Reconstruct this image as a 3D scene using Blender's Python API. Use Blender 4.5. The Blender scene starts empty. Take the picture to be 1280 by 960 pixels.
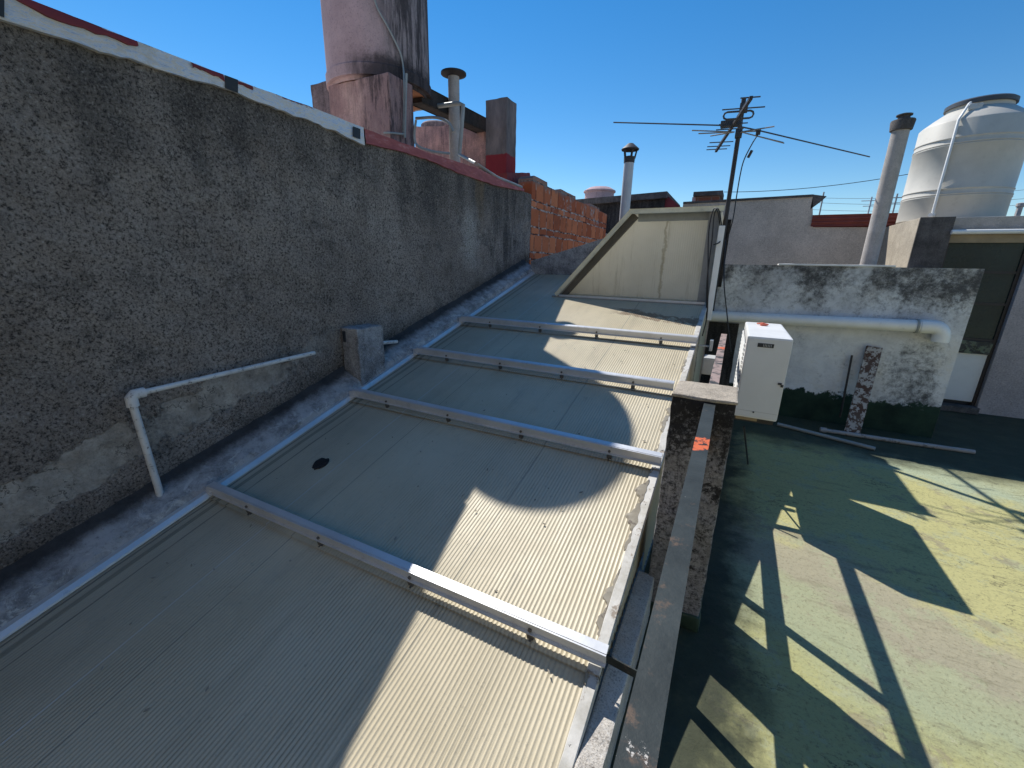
import bpy, bmesh, math, random
from mathutils import Vector, Matrix, noise as mnoise

random.seed(7)
scene = bpy.context.scene
COL = scene.collection

# ------------------------------------------------------------------ camera
F_PX = 523.64
R_CAM = ((0.8872305, 0.4608951, 0.0199431),      # camera right
         (0.1449447, -0.2374588, -0.9605229),    # camera down
         (-0.4379647, 0.8550959, -0.2774851))    # camera forward
EYE = Vector((0, 0, 1.5))
cam_data = bpy.data.cameras.new('camera')
cam_data.sensor_width = 36
cam_data.lens = F_PX / 1280 * 36
cam_data.clip_start = 0.02
cam_data.clip_end = 3000
cam = bpy.data.objects.new('camera', cam_data)
COL.objects.link(cam)
rr, dd, ff = (Vector(v) for v in R_CAM)
m = Matrix((rr, -dd, -ff)).transposed().to_4x4()
m.translation = EYE
cam.matrix_world = m
scene.camera = cam

# ------------------------------------------------------------------ sky, sun, exposure
SUN = Vector((-0.76, 0.51, 1.0)).normalized()     # towards the sun
elev = math.asin(SUN.z)
azim = math.atan2(SUN.x, SUN.y)
world = bpy.data.worlds.new('World')
scene.world = world
world.use_nodes = True
wn = world.node_tree
bg = wn.nodes['Background']
sky = wn.nodes.new('ShaderNodeTexSky')
sky.sky_type = 'NISHITA'
sky.sun_disc = False
sky.sun_elevation = elev
sky.sun_rotation = azim
sky.air_density = 1.0
sky.dust_density = 0.0
sky.ozone_density = 2.0
hsv = wn.nodes.new('ShaderNodeHueSaturation')
hsv.inputs['Saturation'].default_value = 1.39
wn.links.new(sky.outputs[0], hsv.inputs['Color'])
wn.links.new(hsv.outputs[0], bg.inputs['Color'])
bg.inputs['Strength'].default_value = 0.108
sd = bpy.data.lights.new('sun', 'SUN')
sd.energy = 4.6
sd.angle = math.radians(0.5)
sd.color = (1.0, 0.965, 0.90)
so = bpy.data.objects.new('sun', sd)
so.rotation_euler = (-SUN).to_track_quat('-Z', 'Y').to_euler()
so.location = (-8, 5, 12)
COL.objects.link(so)
scene.view_settings.view_transform = 'Standard'
scene.view_settings.look = 'None'
scene.view_settings.gamma = 1
scene.view_settings.exposure = 0.28
scene.render.engine = 'CYCLES'
scene.cycles.max_bounces = 6


# ------------------------------------------------------------------ surveying helpers
def ray(x, y):
    a, b = (x - 640) / F_PX, (y - 480) / F_PX
    return rr * a + dd * b + ff


def at(axis, val, x, y):
    """point of the survey sight line (x, y) on the plane axis = val"""
    d = ray(x, y)
    return EYE + d * ((val - EYE[axis]) / d[axis])


TS, RC = 0.2697, -0.0273                            # roof plane z = TS*y + RC


def rz(y, off=0.0):
    return TS * y + RC + off


def at_roof(x, y, off=0.0):
    d = ray(x, y)
    k = (RC + off - EYE.z) / (d.z - TS * d.y)
    return EYE + d * k


# ------------------------------------------------------------------ node helpers
class NT:
    def __init__(self, name):
        self.mat = bpy.data.materials.new(name)
        self.mat.use_nodes = True
        self.t = self.mat.node_tree
        self.bsdf = self.t.nodes['Principled BSDF']
        self.out = self.t.nodes['Material Output']
        g = self.t.nodes.new('ShaderNodeNewGeometry')
        self.pos = g.outputs['Position']
        self.nor = g.outputs['Normal']
        s = self.t.nodes.new('ShaderNodeSeparateXYZ')
        self.t.links.new(self.pos, s.inputs[0])
        self.x, self.y, self.z = s.outputs

    def _set(self, sock, v):
        if isinstance(v, bpy.types.NodeSocket):
            self.t.links.new(v, sock)
        elif isinstance(v, (tuple, list)) and len(v) == 3 and sock.type == 'RGBA':
            sock.default_value = (*v, 1)
        else:
            sock.default_value = v

    def node(self, typ, ins=None, out=0, **kw):
        n = self.t.nodes.new(typ)
        for k, v in kw.items():
            setattr(n, k, v)
        for k, v in (ins or {}).items():
            self._set(n.inputs[k], v)
        return n.outputs[out]

    def scaled(self, sx, sy, sz, vec=None):
        return self.node('ShaderNodeMapping', {'Vector': vec or self.pos, 'Scale': (sx, sy, sz)})

    def noise(self, scale, detail=5, rough=0.6, vec=None, dist=0.0):
        return self.node('ShaderNodeTexNoise', {'Vector': vec or self.pos, 'Scale': scale, 'Detail': detail,
                                                 'Roughness': rough, 'Distortion': dist})

    def voronoi(self, scale, vec=None, feature='F1'):
        return self.node('ShaderNodeTexVoronoi', {'Vector': vec or self.pos, 'Scale': scale}, feature=feature)

    def math(self, op, a, b=0.0, c=0.0, clamp=False):
        n = self.t.nodes.new('ShaderNodeMath')
        n.operation = op
        n.use_clamp = clamp
        self._set(n.inputs[0], a)
        self._set(n.inputs[1], b)
        if op in ('MULTIPLY_ADD',):
            self._set(n.inputs[2], c)
        return n.outputs[0]

    def step(self, v, lo, hi):
        n = self.t.nodes.new('ShaderNodeMapRange')
        n.interpolation_type = 'SMOOTHSTEP'
        self._set(n.inputs['Value'], v)
        n.inputs['From Min'].default_value = lo
        n.inputs['From Max'].default_value = hi
        return n.outputs[0]

    def mix(self, f, a, b):
        n = self.t.nodes.new('ShaderNodeMix')
        n.data_type = 'RGBA'
        self._set(n.inputs[0], f)
        self._set(n.inputs[6], a)
        self._set(n.inputs[7], b)
        return n.outputs[2]

    def ramp(self, f, stops):
        n = self.t.nodes.new('ShaderNodeValToRGB')
        els = n.color_ramp.elements
        while len(els) < len(stops):
            els.new(0.5)
        for e, (p, c) in zip(els, stops):
            e.position = p
            e.color = (*c, 1)
        self._set(n.inputs[0], f)
        return n.outputs[0]

    def bump(self, h, strength=0.5, dist=0.01, prev=None):
        ins = {'Height': h, 'Strength': strength, 'Distance': dist}
        if prev is not None:
            ins['Normal'] = prev
        return self.node('ShaderNodeBump', ins)

    def done(self, color, rough=0.8, normal=None, metal=0.0, spec=0.5):
        self._set(self.bsdf.inputs['Base Color'], color)
        self._set(self.bsdf.inputs['Roughness'], rough)
        self._set(self.bsdf.inputs['Metallic'], metal)
        self._set(self.bsdf.inputs['Specular IOR Level'], spec)
        if normal is not None:
            self._set(self.bsdf.inputs['Normal'], normal)
        return self.mat


M = {}


def concrete(name, light, dark, soot, soot_lo=0.55, soot_hi=0.68, sc=1.0, bump=0.6, fine=True, streak=0.0, spec=0.25):
    n = NT(name)
    a = n.noise(3.2 * sc, 8, 0.68)
    base = n.mix(n.step(a, 0.34, 0.66), dark, light)
    v = n.math('ADD', n.math('MULTIPLY', n.noise(5.5 * sc, 10, 0.78, dist=0.3), 0.6), n.math('MULTIPLY', n.noise(34 * sc, 8, 0.8), 0.4))
    if streak:
        w = n.noise(9 * sc, 8, 0.75, n.scaled(1, 1, 0.12))
        v = n.math('ADD', n.math('MULTIPLY', v, 1 - streak), n.math('MULTIPLY', w, streak))
    base = n.mix(n.math('MULTIPLY', n.step(v, soot_lo - 0.05, soot_hi + 0.03), 0.92), base, soot)
    g = n.noise(75 * sc, 5, 0.75)
    base = n.mix(n.math('MULTIPLY', n.step(g, 0.5, 0.66), 0.6), base, soot)
    base = n.mix(n.math('MULTIPLY', n.step(g, 0.46, 0.34), 0.45), base, tuple(min(0.8, c * 1.5) for c in light))
    h = n.math('ADD', n.math('MULTIPLY', n.noise(28 * sc, 8, 0.75), 1.0), n.math('MULTIPLY', g, 0.35))
    M[name] = n.done(base, 0.92, n.bump(h, bump, 0.012), spec=spec)
    return M[name]


def painted(name, col, rough=0.5, var=0.12, dirt=(0.12, 0.1, 0.08), dirt_amt=0.25, bump=0.08, metal=0.0, sc=1.0):
    n = NT(name)
    a = n.noise(5 * sc, 6, 0.65)
    c = n.mix(n.step(a, 0.3, 0.7), tuple(x * (1 - var) for x in col), tuple(min(1, x * (1 + var)) for x in col))
    d = n.noise(17 * sc, 8, 0.75)
    c = n.mix(n.math('MULTIPLY', n.step(d, 0.55, 0.75), dirt_amt), c, dirt)
    M[name] = n.done(c, n.math('MULTIPLY_ADD', a, 0.25, rough - 0.12), n.bump(n.noise(60 * sc, 5), bump, 0.004), metal)
    return M[name]


# ------------------------------------------------------------------ materials
def plaster_material():
    n = NT('sooty_plaster')
    a = n.noise(1.3, 6, 0.6)
    b = n.noise(5.5, 9, 0.72)
    base = n.ramp(n.math('ADD', n.math('MULTIPLY', a, 0.6), n.math('MULTIPLY', b, 0.4)),
                  [(0.36, (0.20, 0.172, 0.152)), (0.5, (0.33, 0.287, 0.254)), (0.64, (0.47, 0.415, 0.37))])
    # soot running down from under the coping
    w = n.noise(3.5, 7, 0.7, n.scaled(1, 1, 0.25))
    top = n.math('ADD', n.step(n.z, 1.43, 2.36), n.math('MULTIPLY', n.math('SUBTRACT', w, 0.5), 2.6))
    base = n.mix(n.math('MULTIPLY', n.step(top, 0.35, 1.35), 0.7), base, (0.06, 0.057, 0.056))
    # pale patch of bare render near the foot of the wall
    up = n.math('SUBTRACT', n.z, n.math('MULTIPLY_ADD', n.y, TS, RC))
    band = n.math('ADD', n.math('ABSOLUTE', n.math('SUBTRACT', up, 0.40)), n.math('MULTIPLY', n.math('SUBTRACT', n.noise(4.2, 8, 0.7), 0.5), 0.55))
    near = n.step(n.math('ADD', n.y, n.math('MULTIPLY', b, 0.4)), 2.57, 1.8)
    patch = n.math('MULTIPLY', n.math('SUBTRACT', 1.0, n.step(band, 0.08, 0.12)), near)
    base = n.mix(n.math('MULTIPLY', patch, 0.9), base, n.ramp(n.noise(11, 8, 0.7), [(0.35, (0.24, 0.215, 0.185)), (0.65, (0.46, 0.42, 0.37))]))
    # darker towards the foot
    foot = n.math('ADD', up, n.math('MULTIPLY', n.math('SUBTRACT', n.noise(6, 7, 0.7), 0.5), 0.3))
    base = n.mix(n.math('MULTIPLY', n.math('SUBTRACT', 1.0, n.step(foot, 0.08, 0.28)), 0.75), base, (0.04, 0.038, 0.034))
    # rust run near the far end
    rx = n.math('ABSOLUTE', n.math('SUBTRACT', n.math('ADD', n.y, n.math('MULTIPLY', n.noise(8), 0.12)), 4.2))
    ru = n.math('MULTIPLY', n.math('SUBTRACT', 1.0, n.step(rx, 0.03, 0.12)), n.step(n.z, 1.63, 2.29))
    base = n.mix(n.math('MULTIPLY', ru, 0.6), base, (0.30, 0.21, 0.12))
    vor = n.voronoi(85)
    g = n.noise(78, 5, 0.85)
    g2 = n.noise(60, 7, 0.82)
    ck = n.math('ABSOLUTE', n.math('SUBTRACT', n.noise(1.7, 9, 0.62), 0.5))
    crack = n.math('MULTIPLY', n.math('SUBTRACT', 1.0, n.step(ck, 0.001, 0.004)), n.step(n.noise(1.1, 3), 0.46, 0.52))
    base = n.mix(n.math('MULTIPLY', crack, 0.8), base, (0.03, 0.028, 0.027))
    # pale run and weathered streaks towards the far end
    s1 = n.math('ABSOLUTE', n.math('SUBTRACT', n.math('ADD', n.y, n.math('MULTIPLY', n.math('SUBTRACT', n.noise(9, 7, 0.7), 0.5), 0.5)), 3.95))
    pale = n.math('MULTIPLY', n.math('SUBTRACT', 1.0, n.step(s1, 0.05, 0.22)), n.math('SUBTRACT', 1.0, n.step(n.math('ABSOLUTE', n.math('SUBTRACT', n.z, 1.75)), 0.15, 0.4)))
    base = n.mix(n.math('MULTIPLY', pale, 0.55), base, (0.6, 0.58, 0.54))
    base = n.mix(n.math('MULTIPLY', n.step(n.noise(2.6, 9, 0.78), 0.50, 0.66), 0.65), base, (0.075, 0.068, 0.064))
    base = n.mix(n.math('MULTIPLY', n.step(n.noise(17, 9, 0.82), 0.57, 0.65), 0.65), base, (0.05, 0.046, 0.044))
    s2 = n.noise(5, 8, 0.75, n.scaled(1, 1, 0.18))
    base = n.mix(n.math('MULTIPLY', n.math('MULTIPLY', n.step(s2, 0.5, 0.62), n.step(n.y, 3.6, 4.9)), 0.75), base, (0.06, 0.056, 0.055))
    inv = n.math('SUBTRACT', 1.0, n.math('MULTIPLY', patch, 0.75))
    base = n.mix(n.math('MULTIPLY', n.math('MULTIPLY', n.step(g, 0.5, 0.60), 0.92), inv), base, (0.026, 0.025, 0.026))
    base = n.mix(n.math('MULTIPLY', n.math('MULTIPLY', n.step(g2, 0.54, 0.70), 0.65), inv), base, (0.06, 0.056, 0.054))
    base = n.mix(n.math('MULTIPLY', n.math('MULTIPLY', n.step(g, 0.45, 0.33), 0.45), inv), base, (0.68, 0.65, 0.61))
    keep = n.math('SUBTRACT', 1.0, n.math('MULTIPLY', patch, 0.8))
    h = n.math('MULTIPLY', n.math('ADD', n.math('MULTIPLY', g2, 1.2), n.math('ADD', n.math('MULTIPLY', g, 0.9), n.math('MULTIPLY', vor, 0.5))), keep)
    nb = n.bump(h, 0.9, 0.010)
    nb = n.bump(n.noise(4, 5), 0.35, 0.06, nb)
    M['plaster'] = n.done(base, 0.95, nb, spec=0.2)


plaster_material()


def kerb_material():
    n = NT('limy_kerb')
    a = n.noise(6, 9, 0.78)
    f = n.noise(40, 8, 0.8)
    c = n.mix(n.step(a, 0.36, 0.62), (0.24, 0.235, 0.235), (0.52, 0.51, 0.51))
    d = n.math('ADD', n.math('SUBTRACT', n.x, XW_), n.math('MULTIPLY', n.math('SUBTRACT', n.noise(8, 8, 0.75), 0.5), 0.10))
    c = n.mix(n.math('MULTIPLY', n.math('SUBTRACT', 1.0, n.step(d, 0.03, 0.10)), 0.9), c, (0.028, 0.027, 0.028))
    lime = n.math('MULTIPLY', n.step(n.noise(10, 9, 0.8, dist=1.0), 0.52, 0.60), n.step(d, 0.07, 0.14))
    c = n.mix(n.math('MULTIPLY', lime, 0.8), c, (0.70, 0.69, 0.66))
    c = n.mix(n.math('MULTIPLY', n.step(f, 0.53, 0.70), 0.65), c, (0.05, 0.048, 0.047))
    M['kerb'] = n.done(c, 0.92, n.bump(n.math('ADD', f, a), 0.9, 0.012), spec=0.2)


XW_ = -2.5515
kerb_material()
concrete('kerb_concrete', (0.52, 0.52, 0.53), (0.24, 0.24, 0.25), (0.03, 0.03, 0.034), 0.5, 0.66, 1.6, 0.9, streak=0.3)
concrete('pier_concrete', (0.60, 0.57, 0.56), (0.30, 0.285, 0.28), (0.018, 0.017, 0.018), 0.46, 0.6, 2.0, 1.0, streak=0.25)
concrete('cap_concrete', (0.60, 0.52, 0.42), (0.42, 0.36, 0.29), (0.12, 0.10, 0.08), 0.54, 0.72, 2.5, 0.9)
concrete('granite_concrete', (0.74, 0.69, 0.62), (0.58, 0.53, 0.47), (0.09, 0.07, 0.055), 0.56, 0.66, 2.4, 0.8)
concrete('grey_render', (0.58, 0.515, 0.45), (0.45, 0.40, 0.35), (0.26, 0.235, 0.22), 0.56, 0.76, 0.9, 0.5, streak=0.3)
concrete('pale_render', (0.48, 0.42, 0.33), (0.36, 0.315, 0.25), (0.16, 0.13, 0.1), 0.58, 0.74, 1.5, 0.4, streak=0.5)
concrete('dark_render', (0.17, 0.155, 0.148), (0.08, 0.074, 0.072), (0.03, 0.028, 0.028), 0.48, 0.68, 1.6, 0.5, streak=0.4)
concrete('mauve_render', (0.50, 0.44, 0.43), (0.40, 0.355, 0.345), (0.2, 0.18, 0.19), 0.56, 0.8, 1.0, 0.3, streak=0.2)
concrete('pink_concrete', (0.62, 0.42, 0.42), (0.52, 0.36, 0.36), (0.10, 0.075, 0.08), 0.54, 0.7, 1.4, 0.5, streak=0.6)
concrete('rose_pier', (0.68, 0.40, 0.34), (0.42, 0.26, 0.24), (0.07, 0.055, 0.06), 0.49, 0.64, 1.5, 0.6, streak=0.6)
concrete('brown_pier', (0.36, 0.26, 0.25), (0.2, 0.15, 0.145), (0.05, 0.04, 0.04), 0.5, 0.64, 2.0, 0.5, streak=0.6)
concrete('black_timber', (0.07, 0.06, 0.055), (0.04, 0.035, 0.032), (0.012, 0.012, 0.012), 0.5, 0.7, 2.0, 0.5)
concrete('soot_and_shade_render', (0.11, 0.10, 0.095), (0.05, 0.045, 0.043), (0.012, 0.012, 0.012), 0.42, 0.58, 1.0, 0.5, streak=0.7)
concrete('asbestos_grey', (0.52, 0.48, 0.45), (0.40, 0.37, 0.345), (0.18, 0.165, 0.155), 0.56, 0.76, 3.0, 0.4, streak=0.4)
concrete('city_ground', (0.2, 0.19, 0.18), (0.12, 0.115, 0.11), (0.06, 0.06, 0.06), 0.5, 0.7, 0.05, 0.2)

painted('white_paint', (0.80, 0.80, 0.78), 0.35, 0.04, (0.3, 0.27, 0.22), 0.12, 0.03)
painted('white_pvc', (0.86, 0.86, 0.83), 0.3, 0.05, (0.35, 0.31, 0.25), 0.25, 0.03)
painted('tank_white', (0.56, 0.53, 0.465), 0.55, 0.06, (0.3, 0.28, 0.24), 0.3, 0.06)
painted('cream_frame', (0.76, 0.70, 0.52), 0.5, 0.15, (0.2, 0.16, 0.1), 0.45, 0.1)
painted('grey_frame', (0.30, 0.29, 0.27), 0.55, 0.15, (0.08, 0.07, 0.06), 0.6, 0.1)
painted('band_brown', (0.11, 0.098, 0.08), 0.7, 0.2, (0.05, 0.04, 0.03), 0.5, 0.2)
painted('aluminium', (0.66, 0.67, 0.69), 0.40, 0.08, (0.2, 0.19, 0.18), 0.45, 0.08, metal=0.4)
painted('flashing_metal', (0.70, 0.71, 0.72), 0.38, 0.08, (0.2, 0.2, 0.2), 0.35, 0.2, metal=0.5)
painted('bolt_metal', (0.14, 0.13, 0.12), 0.5, 0.2, (0.03, 0.03, 0.03), 0.5, 0.1, metal=0.4)
painted('black_rubber', (0.022, 0.022, 0.024), 0.5, 0.2)
painted('black_steel', (0.045, 0.04, 0.04), 0.55, 0.2, (0.12, 0.07, 0.04), 0.3, 0.2, metal=0.2)
painted('cable_grey', (0.30, 0.32, 0.31), 0.5, 0.15)
painted('pipe_grey', (0.32, 0.34, 0.33), 0.5, 0.15, (0.08, 0.08, 0.08), 0.4, 0.1)
painted('antenna_metal', (0.30, 0.28, 0.26), 0.5, 0.2, (0.1, 0.07, 0.05), 0.4, 0.1, metal=0.5)
painted('antenna_dark', (0.05, 0.055, 0.065), 0.5, 0.2)
painted('flue_white', (0.60, 0.60, 0.60), 0.45, 0.08, (0.1, 0.09, 0.08), 0.35, 0.05)
painted('red_metal', (0.20, 0.045, 0.032), 0.6, 0.2, (0.07, 0.025, 0.02), 0.6, 0.1)
painted('red_coat', (0.20, 0.026, 0.03), 0.65, 0.15, (0.1, 0.02, 0.02), 0.4, 0.3)
painted('dark_scrap', (0.012, 0.012, 0.013), 0.8, 0.2)
painted('red_scrap', (0.55, 0.12, 0.07), 0.6, 0.2)
painted('slot_black', (0.02, 0.025, 0.035), 0.5, 0.1)
painted('box_grey', (0.52, 0.53, 0.52), 0.5, 0.08, (0.15, 0.14, 0.12), 0.4)
painted('lid_dark', (0.06, 0.065, 0.075), 0.5, 0.15)
painted('ply_board', (0.34, 0.26, 0.16), 0.7, 0.2)
painted('tank_rust', (0.35, 0.15, 0.07), 0.8, 0.3, (0.08, 0.04, 0.03), 0.6, 0.3)


def glass_material():
    n = NT('dark_glass')
    a = n.noise(2.5, 5)
    c = n.ramp(a, [(0.3, (0.010, 0.026, 0.026)), (0.7, (0.022, 0.045, 0.044))])
    M['glass'] = n.done(c, n.math('MULTIPLY_ADD', n.noise(9, 5), 0.25, 0.15), spec=0.35)


glass_material()


def peeling(name, pipe, under, lo, hi, sc):
    n = NT(name)
    a = n.noise(sc, 8, 0.7)
    k = n.step(a, lo, hi)
    c = n.mix(k, pipe, n.mix(n.noise(sc * 2), under, tuple(v * 0.4 for v in under)))
    c = n.mix(n.math('MULTIPLY', n.step(n.noise(6, 5), 0.4, 0.75), 0.3), c, (0.2, 0.18, 0.16))
    M[name] = n.done(c, 0.65, n.bump(n.math('SUBTRACT', n.noise(sc * 2, 6), k), 0.4, 0.003))


peeling('flaking_white', (0.70, 0.70, 0.69), (0.26, 0.22, 0.20), 0.56, 0.66, 48)
peeling('rusty_board', (0.46, 0.43, 0.40), (0.11, 0.045, 0.025), 0.46, 0.52, 24)
peeling('floor_pipe', (0.40, 0.37, 0.35), (0.14, 0.11, 0.1), 0.52, 0.66, 22)


def pier_material():
    n = NT('sooty_pier')
    a = n.noise(7, 10, 0.78, n.scaled(1, 1, 0.5))
    f = n.noise(48, 8, 0.82)
    c = n.mix(n.step(a, 0.38, 0.62), (0.19, 0.18, 0.185), (0.46, 0.44, 0.45))
    up = n.step(n.math('ADD', n.z, n.math('MULTIPLY', n.math('SUBTRACT', n.noise(9, 8, 0.75, n.scaled(1, 1, 0.4)), 0.5), 0.5)), 0.72, 1.0)
    v = n.math('ADD', n.math('ADD', n.math('MULTIPLY', a, 0.35), n.math('MULTIPLY', f, 0.65)), n.math('MULTIPLY', up, 0.13))
    c = n.mix(n.math('MULTIPLY', n.step(v, 0.47, 0.60), 0.93), c, (0.018, 0.017, 0.018))
    blot = n.noise(6.5, 9, 0.78, dist=0.5)
    c = n.mix(n.math('MULTIPLY', n.math('MULTIPLY', n.step(blot, 0.56, 0.62), n.step(n.x, -0.06, 0.02)), 0.9), c, (0.014, 0.013, 0.014))
    c = n.mix(n.math('MULTIPLY', n.step(n.noise(5, 7, 0.7), 0.58, 0.7), 0.35), c, (0.3, 0.22, 0.16))
    M['pier'] = n.done(c, 0.93, n.bump(n.math('ADD', f, n.noise(22, 8, 0.75)), 1.0, 0.010), spec=0.2)


pier_material()


def rail_material():
    n = NT('worn_rail_paint')
    a = n.noise(6, 7, 0.65)
    c = n.ramp(a, [(0.35, (0.014, 0.020, 0.021)), (0.65, (0.036, 0.046, 0.047))])
    chip = n.noise(19, 9, 0.78)
    c = n.mix(n.step(chip, 0.645, 0.66), c, (0.55, 0.52, 0.48))
    c = n.mix(n.math('MULTIPLY', n.step(n.noise(22, 8, 0.75), 0.56, 0.7), 0.5), c, (0.20, 0.12, 0.075))
    far = n.step(n.y, 1.72, 1.95)                                   # rusty pink stretch beyond the pier
    c = n.mix(n.math('MULTIPLY', far, n.step(n.noise(20, 7), 0.38, 0.55)), c, (0.34, 0.25, 0.22))
    for yc, w in ((1.235, 0.085), (2.9, 0.07)):
        d = n.math('ABSOLUTE', n.math('SUBTRACT', n.math('ADD', n.y, n.math('MULTIPLY', n.math('SUBTRACT', n.noise(30, 6), 0.5), 0.12)), yc))
        c = n.mix(n.math('MULTIPLY', n.math('SUBTRACT', 1.0, n.step(d, w * 0.45, w * 0.6)), n.step(n.noise(55, 5), 0.62, 0.5)), c, (0.62, 0.13, 0.045))
    M['rail'] = n.done(c, 0.62, n.bump(n.noise(70, 6), 0.35, 0.003), spec=0.35)


rail_material()


XLR, RIB = -2.349, 0.0163


def poly_material(name, translucent, sheet):
    n = NT(name)
    a = n.noise(1.6, 6, 0.6)
    c = n.ramp(a, [(0.3, (0.50, 0.43, 0.295)), (0.7, (0.62, 0.545, 0.395))])
    st = n.noise(7, 7, 0.7, n.scaled(1, 0.12, 0.12))
    c = n.mix(n.math('MULTIPLY', n.step(st, 0.5, 0.75), 0.35), c, (0.24, 0.21, 0.15))
    c = n.mix(n.math('MULTIPLY', n.step(n.noise(60, 4), 0.6, 0.72), 0.3), c, (0.2, 0.18, 0.14))
    c = n.mix(n.math('MULTIPLY', n.step(n.noise(9, 8, 0.7), 0.6, 0.72), 0.16), c, (0.6, 0.58, 0.5))
    if sheet:
        # joint lines and grime along the sheets
        for xc, w, col, k in ((-2.314, 0.008, (0.03, 0.03, 0.022), 0.8), (-2.265, 0.016, (0.1, 0.105, 0.06), 0.6), (-2.186, 0.005, (0.05, 0.05, 0.045), 0.75),
                              (-1.849, 0.0032, (0.62, 0.62, 0.58), 0.6), (-1.664, 0.004, (0.16, 0.16, 0.14), 0.55), (-0.819, 0.005, (0.2, 0.19, 0.15), 0.5)):
            d = n.math('ABSOLUTE', n.math('SUBTRACT', n.math('ADD', n.x, n.math('MULTIPLY', n.math('SUBTRACT', n.noise(3, 3), 0.5), 0.012)), xc))
            c = n.mix(n.math('MULTIPLY', n.math('SUBTRACT', 1.0, n.step(d, w * 0.6, w)), k), c, col)
        val = n.math('FRACT', n.math('DIVIDE', n.math('SUBTRACT', n.x, XLR), RIB))
        inval = n.math('SUBTRACT', 1.0, n.step(n.math('ABSOLUTE', n.math('SUBTRACT', val, 0.11)), 0.06, 0.2))
        c = n.mix(n.math('MULTIPLY', inval, n.math('MULTIPLY', n.step(n.noise(2.4, 8, 0.75, n.scaled(1.5, 0.5, 0.5)), 0.42, 0.62), 0.55)), c, (0.22, 0.19, 0.12))
        c = n.mix(n.math('MULTIPLY', n.step(n.noise(4.5, 9, 0.75, n.scaled(1, 0.3, 0.3)), 0.58, 0.68), 0.3), c, (0.27, 0.26, 0.21))
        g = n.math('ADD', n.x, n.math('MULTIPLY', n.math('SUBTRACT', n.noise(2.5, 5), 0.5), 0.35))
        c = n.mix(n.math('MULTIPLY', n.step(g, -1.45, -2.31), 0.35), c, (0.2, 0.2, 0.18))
        # dried mud below the dormer
        q = n.math('ADD', n.math('SUBTRACT', n.y, n.math('MULTIPLY_ADD', n.x, -0.19, 3.88)), n.math('MULTIPLY', n.math('SUBTRACT', n.noise(8, 7, 0.7), 0.5), 0.3))
        k2 = n.math('MULTIPLY', n.math('SUBTRACT', 1.0, n.step(n.math('ABSOLUTE', q), 0.07, 0.09)), n.step(n.x, -1.1, -0.85))
        c = n.mix(n.math('MULTIPLY', k2, n.step(n.noise(12, 9, 0.75), 0.42, 0.48)), c, (0.24, 0.18, 0.12))
    rgh = n.math('MULTIPLY_ADD', n.noise(12, 5), 0.25, 0.30)
    if not sheet:
        c = n.ramp(a, [(0.3, (0.60, 0.58, 0.50)), (0.7, (0.72, 0.70, 0.62))])
        sv = n.noise(13, 8, 0.78, n.scaled(1, 1, 0.08))
        c = n.mix(n.math('MULTIPLY', n.step(sv, 0.52, 0.66), 0.45), c, (0.36, 0.33, 0.25))
        sp = n.math('ABSOLUTE', n.math('SUBTRACT', n.math('ADD', n.x, n.math('MULTIPLY', n.math('SUBTRACT', n.noise(14, 7, 0.75), 0.5), 0.10)), -0.66))
        c = n.mix(n.math('MULTIPLY', n.math('SUBTRACT', 1.0, n.step(sp, 0.004, 0.02)), 0.6), c, (0.30, 0.26, 0.17))
    n.done(c, rgh, n.bump(n.noise(25, 6), 0.12, 0.004), spec=0.33)
    if translucent:
        tr = n.node('ShaderNodeBsdfTranslucent', {'Color': c})
        mx = n.t.nodes.new('ShaderNodeMixShader')
        mx.inputs[0].default_value = translucent
        n.t.links.new(n.bsdf.outputs[0], mx.inputs[1])
        n.t.links.new(tr, mx.inputs[2])
        n.t.links.new(mx.outputs[0], n.out.inputs['Surface'])
    M[name] = n.mat


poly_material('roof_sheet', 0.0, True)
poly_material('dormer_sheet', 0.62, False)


def trim_material():
    n = NT('edge_trim_white')
    a = n.noise(9, 7, 0.7)
    c = n.ramp(a, [(0.35, (0.42, 0.40, 0.35)), (0.6, (0.62, 0.60, 0.56))])
    c = n.mix(n.step(n.noise(13, 8, 0.7), 0.57, 0.62), c, (0.28, 0.23, 0.18))
    c = n.mix(n.step(n.noise(40, 5), 0.66, 0.7), c, (0.06, 0.05, 0.04))
    M['trim'] = n.done(c, 0.6, n.bump(n.noise(30, 6), 0.4, 0.004))
    n = NT('mud_apron')
    c = n.ramp(n.noise(7, 7, 0.7), [(0.3, (0.23, 0.2, 0.15)), (0.7, (0.34, 0.31, 0.25))])
    c = n.mix(n.step(n.noise(16, 8, 0.7), 0.54, 0.62), c, (0.12, 0.095, 0.075))
    M['apron'] = n.done(c, 0.7, n.bump(n.noise(30, 6), 0.3, 0.004))


trim_material()


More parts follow.
